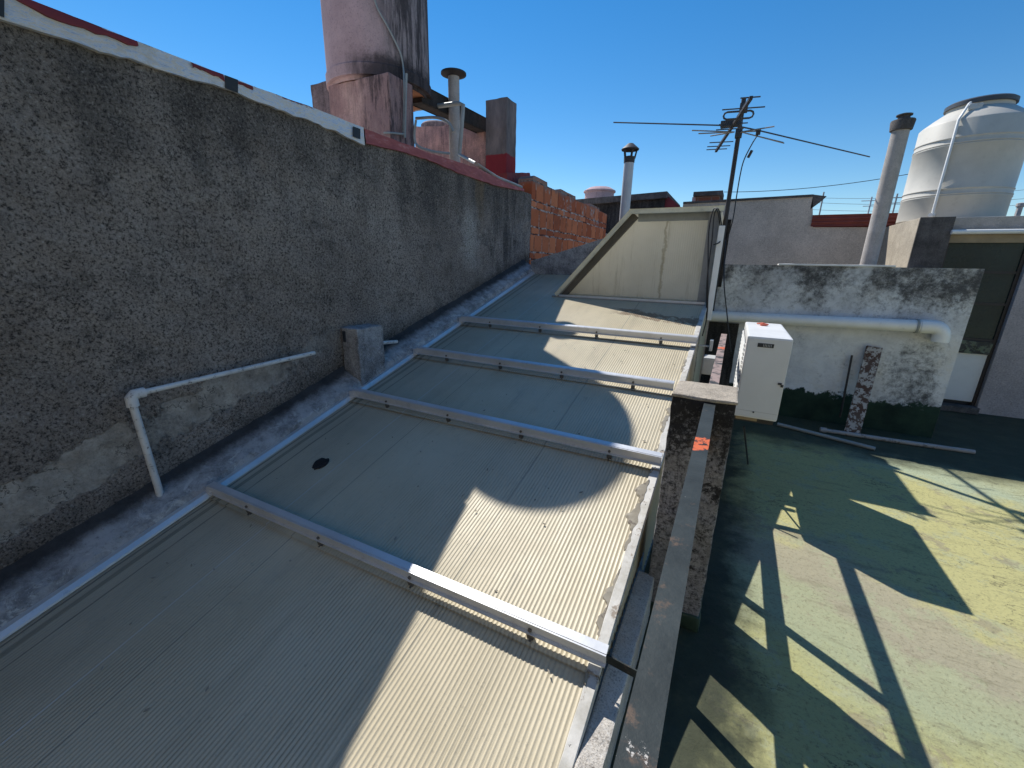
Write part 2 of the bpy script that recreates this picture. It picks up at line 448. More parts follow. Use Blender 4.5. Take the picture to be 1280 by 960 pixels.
def whitewash_material():
    n = NT('mouldy_whitewash')
    a = n.noise(2.4, 8, 0.7)
    c = n.ramp(a, [(0.3, (0.52, 0.53, 0.55)), (0.55, (0.78, 0.79, 0.80)), (0.75, (0.70, 0.66, 0.58))])
    mould = n.noise(5.0, 10, 0.8, dist=0.3)
    fine = n.noise(24, 10, 0.85)
    dr = n.noise(7, 8, 0.75, n.scaled(1, 1, 0.15))
    above = n.math('MULTIPLY', n.step(n.math('ADD', n.z, n.math('MULTIPLY', dr, 0.5)), 1.18, 1.66), n.math('ADD', 0.45, n.math('MULTIPLY', n.step(n.noise(1.6, 4), 0.42, 0.58), 0.75)))
    below = n.math('MULTIPLY', n.math('SUBTRACT', 1.0, n.step(n.math('ABSOLUTE', n.math('SUBTRACT', n.math('ADD', n.x, n.math('MULTIPLY', a, 0.3)), 1.74)), 0.08, 0.30)), n.step(n.z, 1.05, 0.7))
    heavy = n.math('MAXIMUM', n.math('MULTIPLY', above, 0.15), n.math('MULTIPLY', below, 0.13))
    v = n.math('ADD', n.math('ADD', n.math('MULTIPLY', mould, 0.42), n.math('MULTIPLY', fine, 0.58)), heavy)
    c = n.mix(n.math('MULTIPLY', above, n.math('MULTIPLY', n.step(n.noise(3.1, 6, 0.7), 0.4, 0.6), 0.6)), c, (0.33, 0.31, 0.28))
    c = n.mix(n.math('MULTIPLY', n.step(v, 0.515, 0.73), 0.9), c, (0.035, 0.036, 0.038))
    # green waterproof paint up the foot, ragged edge
    e = n.math('ADD', n.z, n.math('MULTIPLY', n.math('SUBTRACT', n.noise(7, 8, 0.72), 0.5), 0.34))
    k = n.math('SUBTRACT', 1.0, n.step(e, 0.29, 0.315))
    c = n.mix(k, c, n.ramp(n.noise(5, 6), [(0.3, (0.012, 0.026, 0.02)), (0.7, (0.035, 0.07, 0.045))]))
    M['whitewash'] = n.done(c, 0.88, n.bump(n.math('ADD', n.noise(26, 9, 0.75), n.math('MULTIPLY', k, 0.2)), 0.7, 0.012), spec=0.25)


whitewash_material()


def floor_material():
    n = NT('painted_terrace_floor')
    wob = n.math('MULTIPLY', n.math('SUBTRACT', n.noise(1.1, 10, 0.7), 0.5), 1.7)
    v = n.math('ADD', n.math('ADD', n.y, n.math('MULTIPLY', n.x, 0.5)), wob)
    t = n.math('DIVIDE', v, 6.0)
    c = n.ramp(t, [(0.0, (0.37, 0.36, 0.17)), (0.29, (0.39, 0.38, 0.17)), (0.345, (0.34, 0.365, 0.225)), (0.385, (0.35, 0.36, 0.22)),
                   (0.41, (0.34, 0.31, 0.215)), (0.47, (0.37, 0.335, 0.225)), (0.50, (0.45, 0.42, 0.19)), (0.76, (0.46, 0.43, 0.19)),
                   (0.80, (0.38, 0.43, 0.29)), (0.90, (0.42, 0.41, 0.22))])
    c = n.mix(n.math('MULTIPLY', n.step(n.noise(3.3, 10, 0.78), 0.53, 0.57), 0.6), c, (0.37, 0.385, 0.24))
    c = n.mix(n.math('MULTIPLY', n.step(n.noise(2.1, 10, 0.76), 0.56, 0.60), 0.6), c, (0.27, 0.23, 0.16))
    c = n.mix(n.math('MULTIPLY', n.step(n.noise(8, 10, 0.8), 0.62, 0.65), 0.55), c, (0.50, 0.47, 0.33))
    st = n.noise(9, 8, 0.75, n.scaled(0.35, 1.4, 1))
    c = n.mix(n.math('MULTIPLY', n.step(st, 0.52, 0.68), 0.55), c, (0.17, 0.155, 0.09))
    c = n.mix(n.math('MULTIPLY', n.step(n.noise(62, 6, 0.8), 0.51, 0.64), 0.6), c, (0.15, 0.135, 0.075))
    # dark green membrane by pier and walls, spread and darkened to paint in shade
    q = n.math('ADD', n.x, n.math('MULTIPLY', n.math('SUBTRACT', n.noise(2.6, 7, 0.68), 0.5), 0.55))
    dark = n.math('SUBTRACT', 1.0, n.step(q, 0.14, 0.36))
    qy = n.math('ADD', n.y, n.math('MULTIPLY', n.math('SUBTRACT', n.noise(2.2, 7, 0.68), 0.5), 0.8))
    dark = n.math('MAXIMUM', dark, n.math('MULTIPLY', n.step(qy, 4.0, 4.4), 0.95))
    c = n.mix(n.math('MULTIPLY', dark, 0.93), c, n.ramp(n.noise(6, 8, 0.7), [(0.3, (0.010, 0.015, 0.011)), (0.55, (0.028, 0.036, 0.024)), (0.75, (0.075, 0.072, 0.038))]))
    ck = n.math('ABSOLUTE', n.math('SUBTRACT', n.noise(1.25, 10, 0.6, n.scaled(0.7, 1.3, 1)), 0.5))
    crack = n.math('MULTIPLY', n.math('SUBTRACT', 1.0, n.step(ck, 0.0008, 0.003)), n.step(n.noise(0.9, 3), 0.48, 0.54))
    c = n.mix(n.math('MULTIPLY', crack, 0.75), c, (0.07, 0.06, 0.04))
    h = n.math('ADD', n.noise(22, 9, 0.78), n.math('MULTIPLY', st, 0.6))
    M['floor'] = n.done(c, n.math('MULTIPLY_ADD', n.noise(5, 5), 0.3, 0.55), n.bump(h, 0.55, 0.012), spec=0.3)


floor_material()


def coping_material():
    n = NT('weathered_foil_coping')
    w = n.noise(34, 9, 0.82, n.scaled(1, 0.45, 1.6), dist=1.2)
    w2 = n.noise(5, 7, 0.7)
    c = n.ramp(w, [(0.34, (0.38, 0.50, 0.74)), (0.44, (0.66, 0.76, 0.92)), (0.5, (0.88, 0.90, 0.94)), (0.56, (0.80, 0.74, 0.62)), (0.62, (0.86, 0.88, 0.93)), (0.7, (0.5, 0.6, 0.8))])
    c = n.mix(n.math('MULTIPLY', n.step(w2, 0.55, 0.7), 0.35), c, (0.50, 0.44, 0.34))
    # red paint left along the upper edge
    e = n.math('ADD', n.math('SUBTRACT', n.z, 2.424), n.math('MULTIPLY', n.math('SUBTRACT', n.noise(7, 8, 0.75, n.scaled(1, 0.4, 1)), 0.5), 0.16))
    k = n.math('MULTIPLY', n.step(e, 0.0, 0.008), n.step(n.noise(2.2, 3, 0.5, n.scaled(1, 1, 0.2)), 0.36, 0.42))
    c = n.mix(k, c, (0.17, 0.03, 0.03))
    M['foil'] = n.done(c, n.math('MULTIPLY_ADD', w, 0.4, 0.25), n.bump(w, 0.8, 0.012), metal=0.0)
    n = NT('red_painted_coping')
    a = n.noise(14, 8, 0.7, n.scaled(1, 0.5, 1.5))
    c = n.ramp(a, [(0.3, (0.24, 0.05, 0.05)), (0.55, (0.40, 0.10, 0.09)), (0.66, (0.46, 0.2, 0.19)), (0.74, (0.62, 0.56, 0.55))])
    M['red_coping'] = n.done(c, 0.6, n.bump(a, 0.6, 0.01))


coping_material()


def brick_material():
    n = NT('hollow_red_brick')
    wob = n.math('MULTIPLY', n.math('SUBTRACT', n.noise(5, 4), 0.5), 0.05)
    zz = n.math('ADD', n.z, wob)
    P = 0.33
    zf = n.math('FRACT', n.math('DIVIDE', zz, P))                    # tall course, then a thin one
    row = n.math('FLOOR', n.math('DIVIDE', zz, P))
    thin = n.math('GREATER_THAN', zf, 0.72)
    yy = n.math('ADD', n.math('ADD', n.y, n.math('MULTIPLY', row, 0.13)), n.math('MULTIPLY', n.math('SUBTRACT', n.noise(4, 3), 0.5), 0.05))
    yp = n.math('DIVIDE', n.math('ADD', yy, n.math('MULTIPLY', thin, 0.11)), 0.27)
    yfr = n.math('FRACT', yp)
    cell = n.math('ADD', n.math('MULTIPLY', n.math('FLOOR', yp), 7.31), n.math('ADD', n.math('MULTIPLY', row, 3.77), n.math('MULTIPLY', thin, 1.9)))
    rnd = n.node('ShaderNodeTexWhiteNoise', {'W': cell}, noise_dimensions='1D')
    c = n.mix(rnd, (0.42, 0.11, 0.048), (0.72, 0.25, 0.115))
    c = n.mix(n.math('MULTIPLY', n.step(n.noise(6, 9, 0.8), 0.5, 0.64), 0.55), c, (0.26, 0.10, 0.06))
    dz = n.math('MINIMUM', n.math('MINIMUM', zf, n.math('SUBTRACT', 1.0, zf)), n.math('ABSOLUTE', n.math('SUBTRACT', zf, 0.72)))
    dz = n.math('ADD', dz, n.math('MULTIPLY', n.math('SUBTRACT', n.noise(22, 6, 0.7), 0.5), 0.05))
    dy = n.math('ADD', n.math('MINIMUM', yfr, n.math('SUBTRACT', 1.0, yfr)), n.math('MULTIPLY', n.math('SUBTRACT', n.noise(18, 6, 0.7), 0.5), 0.05))
    mort = n.math('SUBTRACT', 1.0, n.step(dz, 0.022, 0.04))
    vert = n.math('SUBTRACT', 1.0, n.step(dy, 0.025, 0.055))
    c = n.mix(n.math('MULTIPLY', vert, 0.75), c, n.mix(n.step(n.noise(9, 5), 0.48, 0.56), (0.10, 0.035, 0.025), (0.5, 0.40, 0.34)))
    under = n.math('MULTIPLY', n.step(n.noise(12, 6), 0.42, 0.58), mort)
    c = n.mix(mort, c, (0.11, 0.05, 0.04))
    c = n.mix(under, c, (0.58, 0.48, 0.42))
    c = n.mix(n.math('MULTIPLY', n.step(n.noise(4.5, 9, 0.78), 0.56, 0.60), n.step(n.z, 2.15, 2.35)), c, (0.44, 0.40, 0.36))
    top = n.math('ADD', n.z, n.math('MULTIPLY', n.math('SUBTRACT', n.noise(6, 8, 0.7), 0.5), 0.3))
    c = n.mix(n.math('MULTIPLY', n.step(top, 2.47, 2.58), 0.75), c, (0.24, 0.21, 0.19))
    groove = n.node('ShaderNodeTexWave', {'Vector': n.node('ShaderNodeCombineXYZ', {0: n.y, 1: 0.0, 2: 0.0}), 'Scale': 8.0, 'Distortion': 0.3}, out=1, bands_direction='X')
    h = n.math('SUBTRACT', n.math('ADD', n.math('MULTIPLY', groove, 0.08), n.math('MULTIPLY', n.noise(40, 6), 0.4)), n.math('ADD', n.math('MULTIPLY', vert, 0.8), n.math('MULTIPLY', mort, 0.4)))
    M['brick'] = n.done(c, 0.9, n.bump(h, 0.8, 0.015), spec=0.2)
    n = NT('chimney_brick')
    b = n.t.nodes.new('ShaderNodeTexBrick')
    v = n.node('ShaderNodeCombineXYZ', {0: n.math('ADD', n.x, n.y), 1: n.z, 2: 0.0})
    n.t.links.new(v, b.inputs['Vector'])
    b.inputs['Scale'].default_value = 1.0
    b.inputs['Brick Width'].default_value = 0.23
    b.inputs['Row Height'].default_value = 0.07
    b.inputs['Mortar Size'].default_value = 0.008
    b.inputs['Color1'].default_value = (0.24, 0.085, 0.05, 1)
    b.inputs['Color2'].default_value = (0.17, 0.06, 0.04, 1)
    b.inputs['Mortar'].default_value = (0.2, 0.15, 0.13, 1)
    M['chimney_brick'] = n.done(b.outputs['Color'], 0.9)


brick_material()


def tank_material():
    n = NT('sooty_pink_tank')
    a = n.noise(2.2, 8, 0.7)
    c = n.mix(n.step(a, 0.35, 0.65), (0.50, 0.35, 0.35), (0.64, 0.45, 0.45))
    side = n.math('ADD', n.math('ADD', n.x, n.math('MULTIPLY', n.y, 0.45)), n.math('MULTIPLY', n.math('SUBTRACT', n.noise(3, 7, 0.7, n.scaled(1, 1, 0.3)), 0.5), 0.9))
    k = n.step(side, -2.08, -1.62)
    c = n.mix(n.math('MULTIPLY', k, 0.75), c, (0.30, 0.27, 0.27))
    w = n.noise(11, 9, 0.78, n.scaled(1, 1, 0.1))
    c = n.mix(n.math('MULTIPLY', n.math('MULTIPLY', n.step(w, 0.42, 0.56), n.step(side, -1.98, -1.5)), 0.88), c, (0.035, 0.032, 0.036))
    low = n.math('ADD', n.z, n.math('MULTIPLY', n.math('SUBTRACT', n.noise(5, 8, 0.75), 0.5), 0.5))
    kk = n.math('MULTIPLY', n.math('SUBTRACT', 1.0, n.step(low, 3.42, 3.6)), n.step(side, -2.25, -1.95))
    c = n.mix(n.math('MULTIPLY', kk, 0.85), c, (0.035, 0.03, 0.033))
    c = n.mix(n.math('MULTIPLY', n.step(n.noise(60, 5, 0.75), 0.52, 0.66), 0.4), c, (0.15, 0.11, 0.115))
    M['tank_pink'] = n.done(c, 0.9, n.bump(n.noise(30, 8, 0.75), 0.4, 0.012), spec=0.2)


tank_material()


ZRED = at(1, 5.75, 620, 194).z


def red_foot_material():
    n = NT('pier_with_red_foot')
    a = n.noise(6, 8, 0.7, n.scaled(1, 1, 0.3))
    c = n.ramp(a, [(0.35, (0.10, 0.09, 0.09)), (0.65, (0.27, 0.225, 0.215))])
    e = n.math('ADD', n.z, n.math('MULTIPLY', n.math('SUBTRACT', n.noise(9), 0.5), 0.05))
    c = n.mix(n.math('SUBTRACT', 1.0, n.step(e, ZRED, ZRED + 0.02)), c, (0.25, 0.02, 0.028))
    M['red_foot'] = n.done(c, 0.85, n.bump(n.noise(40, 7, 0.7), 0.5, 0.01))


red_foot_material()


def tower_pier_material():
    n = NT('streaked_rose_pier')
    a = n.noise(4, 9, 0.75, n.scaled(1, 1, 0.4))
    c = n.mix(n.step(a, 0.36, 0.64), (0.46, 0.27, 0.245), (0.70, 0.45, 0.39))
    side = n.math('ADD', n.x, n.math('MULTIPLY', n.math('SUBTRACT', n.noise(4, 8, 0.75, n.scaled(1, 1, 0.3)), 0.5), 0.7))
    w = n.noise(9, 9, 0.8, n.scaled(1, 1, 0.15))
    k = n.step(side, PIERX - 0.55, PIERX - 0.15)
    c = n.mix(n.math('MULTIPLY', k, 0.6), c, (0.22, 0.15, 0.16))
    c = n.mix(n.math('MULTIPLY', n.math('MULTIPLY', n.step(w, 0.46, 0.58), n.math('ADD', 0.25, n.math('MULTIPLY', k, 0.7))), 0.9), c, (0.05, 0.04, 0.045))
    c = n.mix(n.math('MULTIPLY', n.step(n.noise(50, 6, 0.8), 0.52, 0.64), 0.45), c, (0.12, 0.09, 0.09))
    M['tower_pier'] = n.done(c, 0.92, n.bump(n.noise(28, 9, 0.78), 0.6, 0.012), spec=0.2)


PIERX = at(1, 3.7, 487, 120).x
tower_pier_material()


# ------------------------------------------------------------------ mesh helpers
class MB:
    def __init__(self):
        self.bm = bmesh.new()

    def quadmesh(self, rows):
        vs = [[self.bm.verts.new(p) for p in r] for r in rows]
        for a, b in zip(vs, vs[1:]):
            for i in range(len(a) - 1):
                self.bm.faces.new((a[i], a[i + 1], b[i + 1], b[i]))
        return self

    def prism(self, pts, ext):
        ext = Vector(ext)
        a = [self.bm.verts.new(p) for p in pts]
        b = [self.bm.verts.new(Vector(p) + ext) for p in pts]
        self.bm.faces.new(a)
        self.bm.faces.new(b[::-1])
        for i in range(len(a)):
            j = (i + 1) % len(a)
            self.bm.faces.new((a[j], a[i], b[i], b[j]))
        return self

    def box(self, lo, hi, bevel=0.0):
        tmp = bmesh.new()
        bmesh.ops.create_cube(tmp, size=1)
        for v in tmp.verts:
            v.co = Vector([lo[i] + (v.co[i] + 0.5) * (hi[i] - lo[i]) for i in range(3)])
        if bevel:
            bmesh.ops.bevel(tmp, geom=tmp.edges[:], offset=bevel, segments=2, profile=0.6, affect='EDGES')
        self.absorb(tmp)
        return self

    def beam(self, a, b, w, h, up=(0, 0, 1), bevel=0.0):
        """bar of section w (sideways) x h (along up) between points a and b"""
        a, b = Vector(a), Vector(b)
        d = (b - a)
        L = d.length
        d.normalize()
        s = d.cross(Vector(up)).normalized()
        u = s.cross(d).normalized()
        tmp = bmesh.new()
        bmesh.ops.create_cube(tmp, size=1)
        for v in tmp.verts:
            v.co = a + d * ((v.co.x + 0.5) * L) + s * (v.co.y * w) + u * (v.co.z * h)
        if bevel:
            bmesh.ops.bevel(tmp, geom=tmp.edges[:], offset=bevel, segments=2, profile=0.6, affect='EDGES')
        self.absorb(tmp)
        return self

    def absorb(self, tmp):
        mp = {v: self.bm.verts.new(v.co) for v in tmp.verts}
        for f in tmp.faces:
            self.bm.faces.new([mp[v] for v in f.verts])
        tmp.free()

    def tube(self, path, r, seg=10, cap=True):
        path = [Vector(p) for p in path]
        rs = r if isinstance(r, (list, tuple)) else [r] * len(path)
        rings = []
        ref = None
        for i, p in enumerate(path):
            t = (path[min(i + 1, len(path) - 1)] - path[max(i - 1, 0)]).normalized()
            if ref is None:
                ref = t.orthogonal().normalized()
            ref = (ref - t * ref.dot(t)).normalized()
            bn = t.cross(ref)
            rings.append([self.bm.verts.new(p + (ref * math.cos(2 * math.pi * k / seg) + bn * math.sin(2 * math.pi * k / seg)) * rs[i]) for k in range(seg)])
        for a, b in zip(rings, rings[1:]):
            for k in range(seg):
                self.bm.faces.new((a[k], a[(k + 1) % seg], b[(k + 1) % seg], b[k]))
        if cap:
            self.bm.faces.new(rings[0][::-1])
            self.bm.faces.new(rings[-1])
        return self

    def lathe(self, prof, c, seg=48, cap=True):
        rings = []
        for r, z in prof:
            rings.append([self.bm.verts.new((c[0] + r * math.cos(2 * math.pi * k / seg), c[1] + r * math.sin(2 * math.pi * k / seg), z)) for k in range(seg)])
        for a, b in zip(rings, rings[1:]):
            for k in range(seg):
                self.bm.faces.new((a[k], a[(k + 1) % seg], b[(k + 1) % seg], b[k]))
        if cap:
            self.bm.faces.new(rings[0][::-1])
            self.bm.faces.new(rings[-1])
        return self

    def rough(self, size=0.05, amp=0.008, freq=9.0, seed=0.0):
        """cut into small faces and knock the surface about a little"""
        for _ in range(7):
            es = [e for e in self.bm.edges if e.calc_length() > size * 1.5]
            if not es or len(self.bm.verts) > 60000:
                break
            bmesh.ops.subdivide_edges(self.bm, edges=es, cuts=1, use_grid_fill=True)
        off = Vector((seed, seed * 1.7, seed * 0.3))
        for v in self.bm.verts:
            d = mnoise.noise_vector(v.co * freq + off) + mnoise.noise_vector(v.co * freq * 2.7 + off) * 0.5
            v.co += d * amp
        return self

    def build(self, name, mat, parent=None, smooth=False, kind=None):
        bmesh.ops.recalc_face_normals(self.bm, faces=self.bm.faces[:])
        root = parent
        while root is not None and root.parent is not None:
            root = root.parent
        if root is not None:
            o0 = root.location.copy()
            for v in self.bm.verts:
                v.co -= o0
        me = bpy.data.meshes.new(name)
        self.bm.to_mesh(me)
        self.bm.free()
        me.materials.append(M[mat])
        if smooth:
            for p in me.polygons:
                p.use_smooth = True
            try:
                me.set_sharp_from_angle(angle=math.radians(40))
            except Exception:
                pass
        o = bpy.data.objects.new(name, me)
        COL.objects.link(o)
        if parent is not None:
            o.parent = parent
        if kind:
            o['kind'] = kind
        return o


def tag(o, label, cat, group=None):
    o['label'] = label
    o['category'] = cat
    if group:
        o['group'] = group
    return o


def thing(name, label, cat, loc, group=None):
    o = bpy.data.objects.new(name, None)
    o.empty_display_size = 0.2
    COL.objects.link(o)
    o.location = loc
    return tag(o, label, cat, group)


def arc(c, r, a0, a1, u, v, n=8):
    c, u, v = Vector(c), Vector(u), Vector(v)
    return [c + u * (r * math.cos(a0 + (a1 - a0) * i / n)) + v * (r * math.sin(a0 + (a1 - a0) * i / n)) for i in range(n + 1)]


def sag(a, b, drop, n=14):
    a, b = Vector(a), Vector(b)
    return [a.lerp(b, i / n) - Vector((0, 0, drop * 4 * (i / n) * (1 - i / n))) for i in range(n + 1)]


def spline(pts, n=8):
    pts = [Vector(p) for p in pts]
    P = [pts[0] * 2 - pts[1]] + pts + [pts[-1] * 2 - pts[-2]]
    out = []
    for i in range(1, len(P) - 2):
        for k in range(n):
            t = k / n
            a, b, c, d = P[i - 1], P[i], P[i + 1], P[i + 2]
            out.append(0.5 * ((2 * b) + (c - a) * t + (2 * a - 5 * b + 4 * c - d) * t * t + (3 * b - a - 3 * c + d) * t ** 3))
    out.append(pts[-1])
    return out


# ------------------------------------------------------------------ SETTING
YH = 6.3                                # front of the neighbour's house
XR, XL, XW = -0.2005, -2.364, -2.5515      # roof right edge, roof left edge, face of the long wall
ZW = 2.331                               # top of the long wall
YW = 5.07                               # face of the wall across the terrace

mb = MB()
mb.quadmesh([[(-900, -900, -7), (900, -900, -7)], [(-900, 900, -7), (900, 900, -7)]])
mb.build('ground', 'city_ground', kind='structure')

mb = MB()                               # terrace slab, seen surface slightly uneven
NX, NY = 70, 110
rows = []
for j in range(NY + 1):
    y = -3 + 9.6 * j / NY
    row = []
    for i in range(NX + 1):
        x = -0.2 + 6.2 * i / NX
        row.append((x, y, 0.006 * mnoise.noise(Vector((x * 1.3, y * 1.3, 0))) + 0.002 * mnoise.noise(Vector((x * 7, y * 7, 3)))))
    rows.append(row)
mb.quadmesh(rows)
mb.box((-0.2, -3, -0.35), (6.0, 6.6, -0.03))
mb.build('terrace_floor', 'floor', kind='structure', smooth=True)

mb = MB()                               # neighbour's roof behind the long wall
mb.box((-9, -3, -7), (XW - 0.26, 14, 2.2))
mb.build('neighbour_roof', 'grey_render', kind='structure')

hw = thing('bounce_house', 'unseen tall cream house added behind the terrace to bounce warm light into the shade', 'house', (0.5, -4.2, 0))
mb = MB()  # added out of view so its sunlit front warms the shaded areas
mb.box((-7, -6.5, -7), (7, -3.2, 5.2), 0.02)
painted('bounce_cream', (0.50, 0.42, 0.33), 0.85, 0.06, (0.4, 0.35, 0.3), 0.2, 0.2)
mb.build('wall', 'bounce_cream', hw)
for x in (-4.2, -1.4, 2.6):
    mb = MB()
    mb.box((x, -3.22, 1.2), (x + 1.1, -3.19, 2.6))
    mb.build('window', 'glass', hw)
mb = MB()
mb.box((-7.2, -6.7, 5.2), (7.2, -3.0, 5.4), 0.01)
mb.build('roof_edge', 'grey_render', hw)

# ------------------------------------------------------------------ long plaster wall
lw = thing('plaster_wall', 'long dark sooty plaster wall running along the left side of the ribbed roof', 'wall', (XW - 0.1, 1.5, 0))
mb = MB()
NYW, NZW = 320, 170
y0, y1, z0, z1 = -2.0, 5.44, -1.2, ZW + 0.045
rows = []
for j in range(NZW + 1):
    z = z0 + (z1 - z0) * j / NZW
    row = []
    for i in range(NYW + 1):
        y = y0 + (y1 - y0) * i / NYW
        p = Vector((0, y, z))
        d = 0.012 * mnoise.noise(p * 1.6) + 0.006 * mnoise.noise(p * 8) + 0.004 * mnoise.noise(p * 26)
        row.append((XW + d - 0.004, y, z))
    rows.append(row)
mb.quadmesh(rows)
mb.box((XW - 0.25, y0, z0), (XW - 0.02, y1, z1 - 0.01))
mb.build('wall_face', 'plaster', lw, smooth=True)


def strip(top, bot, xface, jag, seed, th=0.035, n=10, lap=None):
    """a hanging coping strip given by survey lines of its upper and lower edge"""
    rnd = random.Random(seed)
    T, B = [], []
    def resample(pts):
        out = []
        for (xa, ya), (xb, yb) in zip(pts, pts[1:]):
            for k in range(n):
                out.append((xa + (xb - xa) * k / n, ya + (yb - ya) * k / n))
        out.append(pts[-1])
        return out
    def along(pts):
        P = sorted((at(0, xface, x, y) for x, y in resample(pts)), key=lambda p: p.y)
        def f(yy):
            if yy <= P[0].y:
                return P[0].z
            for a, b in zip(P, P[1:]):
                if yy <= b.y:
                    k = (yy - a.y) / max(1e-6, b.y - a.y)
                    return a.z + (b.z - a.z) * k
            return P[-1].z
        return f, P[0].y, P[-1].y
    ft, ta, tb = along(top)
    fb, ba, bb = along(bot)
    ya, yb = max(ta, ba), min(tb, bb)
    N = max(12, int((yb - ya) / 0.035))
    for i in range(N + 1):
        y = ya + (yb - ya) * i / N
        T.append(Vector((xface, y, ft(y) + 0.006 * mnoise.noise(Vector((y * 6, seed, 0))))))
        B.append(Vector((xface + 0.004 + 0.005 * mnoise.noise(Vector((y * 5, seed, 3))), y, fb(y) + jag * mnoise.noise(Vector((y * 9, seed, 1))) + jag * 0.7 * mnoise.noise(Vector((y * 31, seed, 2))))))
    mb = MB()
    back_t = [p + Vector((-0.27 if th > 0.03 else -0.02, 0, 0.012 if th > 0.03 else 0.004)) for p in T]
    back_b = [p + Vector((-th, 0, 0)) for p in B]
    mid = [a.lerp(b, 0.5) + Vector((0.010 * mnoise.noise(Vector((a.y * 4, 1, a.z * 9))) if th > 0.03 else 0.003, 0, 0)) for a, b in zip(T, B)]
    mb.quadmesh([back_b, B, mid, T, back_t])
    return mb


strip([(-120, -80), (40, 0), (160, 47), (281, 94), (400, 138), (456, 160)],
      [(-120, -42), (0, 24), (31, 33), (100, 55), (172, 78), (281, 111), (400, 156), (456, 181)], XW + 0.016, 0.012, 3).build('foil_coping', 'foil', lw, smooth=True)
strip([(456, 161), (500, 177), (536, 191), (594, 209), (635, 229), (655, 236)],
      [(456, 179), (500, 189), (536, 200), (575, 217), (620, 232), (660, 240)], XW + 0.012, 0.006, 4).build('red_coping', 'red_coping', lw, smooth=True)
for top_, bot_ in (([(-60, -48), (20, -9), (40, 0), (90, 20), (140, 39), (172, 52)], [(-60, -42), (31, 4), (59, 20), (94, 33), (122, 43), (172, 55)]),
                   ([(238, 77), (260, 86), (281, 94)], [(240, 82), (259, 91), (280, 101)]),
                   ([(297, 101), (306, 104), (316, 108)], [(297, 106), (306, 108), (316, 110)])):
    strip(top_, bot_, XW + 0.0235, 0.02, 11, 0.02, 3).build('red_paint_patch', 'red_coat', lw, smooth=True)
mb = MB()
for (xa, ya, xb, yb) in ((281, 94, 297, 116), (441, 158, 450, 174), (-3, -4, 5, 22)):
    p = [at(0, XW + 0.026, x, y) for x, y in ((xa, ya), (xb, ya + (xb - xa) * 0.37), (xb, yb), (xa, yb - (xb - xa) * 0.37))]
    mb.prism(p, (0.004, 0, 0))
mb.build('bitumen_patch', 'black_rubber', lw)

# ------------------------------------------------------------------ kerb between wall and roof
kt = thing('concrete_kerb', 'stained sloping concrete kerb between the plaster wall and the ribbed roof', 'kerb', (XW + 0.1, 1.5, rz(1.5)))
mb = MB()
rows = []
for i in range(180):
    y = -1.3 + 6.55 * i / 179
    w = 0.012 * mnoise.noise(Vector((0, y * 4, 1)))
    sec = [(XW - 0.01, 0.165), (XW + 0.03, 0.135), (XW + 0.085 + w, 0.10 + w * 0.5), (XL - 0.055 + w, 0.088), (XL - 0.025 + w * 0.7, 0.068), (XL - 0.013, 0.026), (XL - 0.010, -0.08), (XW - 0.01, -0.13)]
    rows.append([(x + 0.004 * mnoise.noise(Vector((x * 20, y * 14, k))), y, rz(y, o) + 0.006 * mnoise.noise(Vector((x * 9, y * 11, k * 3)))) for k, (x, o) in enumerate(sec)])
mb.quadmesh(rows)
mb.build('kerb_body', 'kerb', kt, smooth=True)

sp = at(0, XL - 0.014, 452, 477)              # foot of the stub, front right
ys, zs = sp.y, at(0, XL - 0.014, 449, 411).z
st = MB()
st.box((XW + 0.012, ys - 0.008, rz(ys) - 0.05), (XL - 0.008, ys + 0.25, zs), 0.008).rough(0.03, 0.005, 12, 2)
o = st.build('concrete_stub', 'kerb_concrete')
tag(o, 'short square concrete stub on the kerb where the white pipe passes', 'concrete post')
mb = MB()
cs = at(1, ys - 0.012, 430, 419)
mb.box((cs.x - 0.012, ys - 0.016, cs.z - 0.05), (cs.x + 0.012, ys + 0.01, cs.z + 0.03), 0.003)
mb.build('dark_slot', 'slot_black', o)
print('stub', ys, zs, at(0, XL - 0.014, 392, 412), at(0, XL - 0.014, 397, 480))

# white water pipe bent over the kerb
pa = at(0, XW + 0.07, 198, 610)
pb = at(0, XW + 0.07, 163, 494)
pc = at(0, XW + 0.07, 393, 441)
mb = MB()
e = 0.04
mb.tube([pa - Vector((0, 0, 0.06)), pa, pb - Vector((0, 0, e))], 0.0165, 12)
mb.tube([pb + (pc - pb).normalized() * e, pc], 0.0135, 12)
mb.tube([pb - Vector((0, 0, e * 1.4)), pb - Vector((0, 0, e * 0.3)), pb + (pc - pb).normalized() * e * 0.3, pb + (pc - pb).normalized() * e * 1.4], 0.025, 12)
pd, pe = at(0, XW + 0.07, 449, 431), at(0, XW + 0.07, 496, 427)
mb.tube([pd, pe], 0.015, 10)
o = mb.build('water_pipe', 'flaking_white', smooth=True)
tag(o, 'flaking white water pipe bent down onto the kerb along the sooty wall', 'pipe')

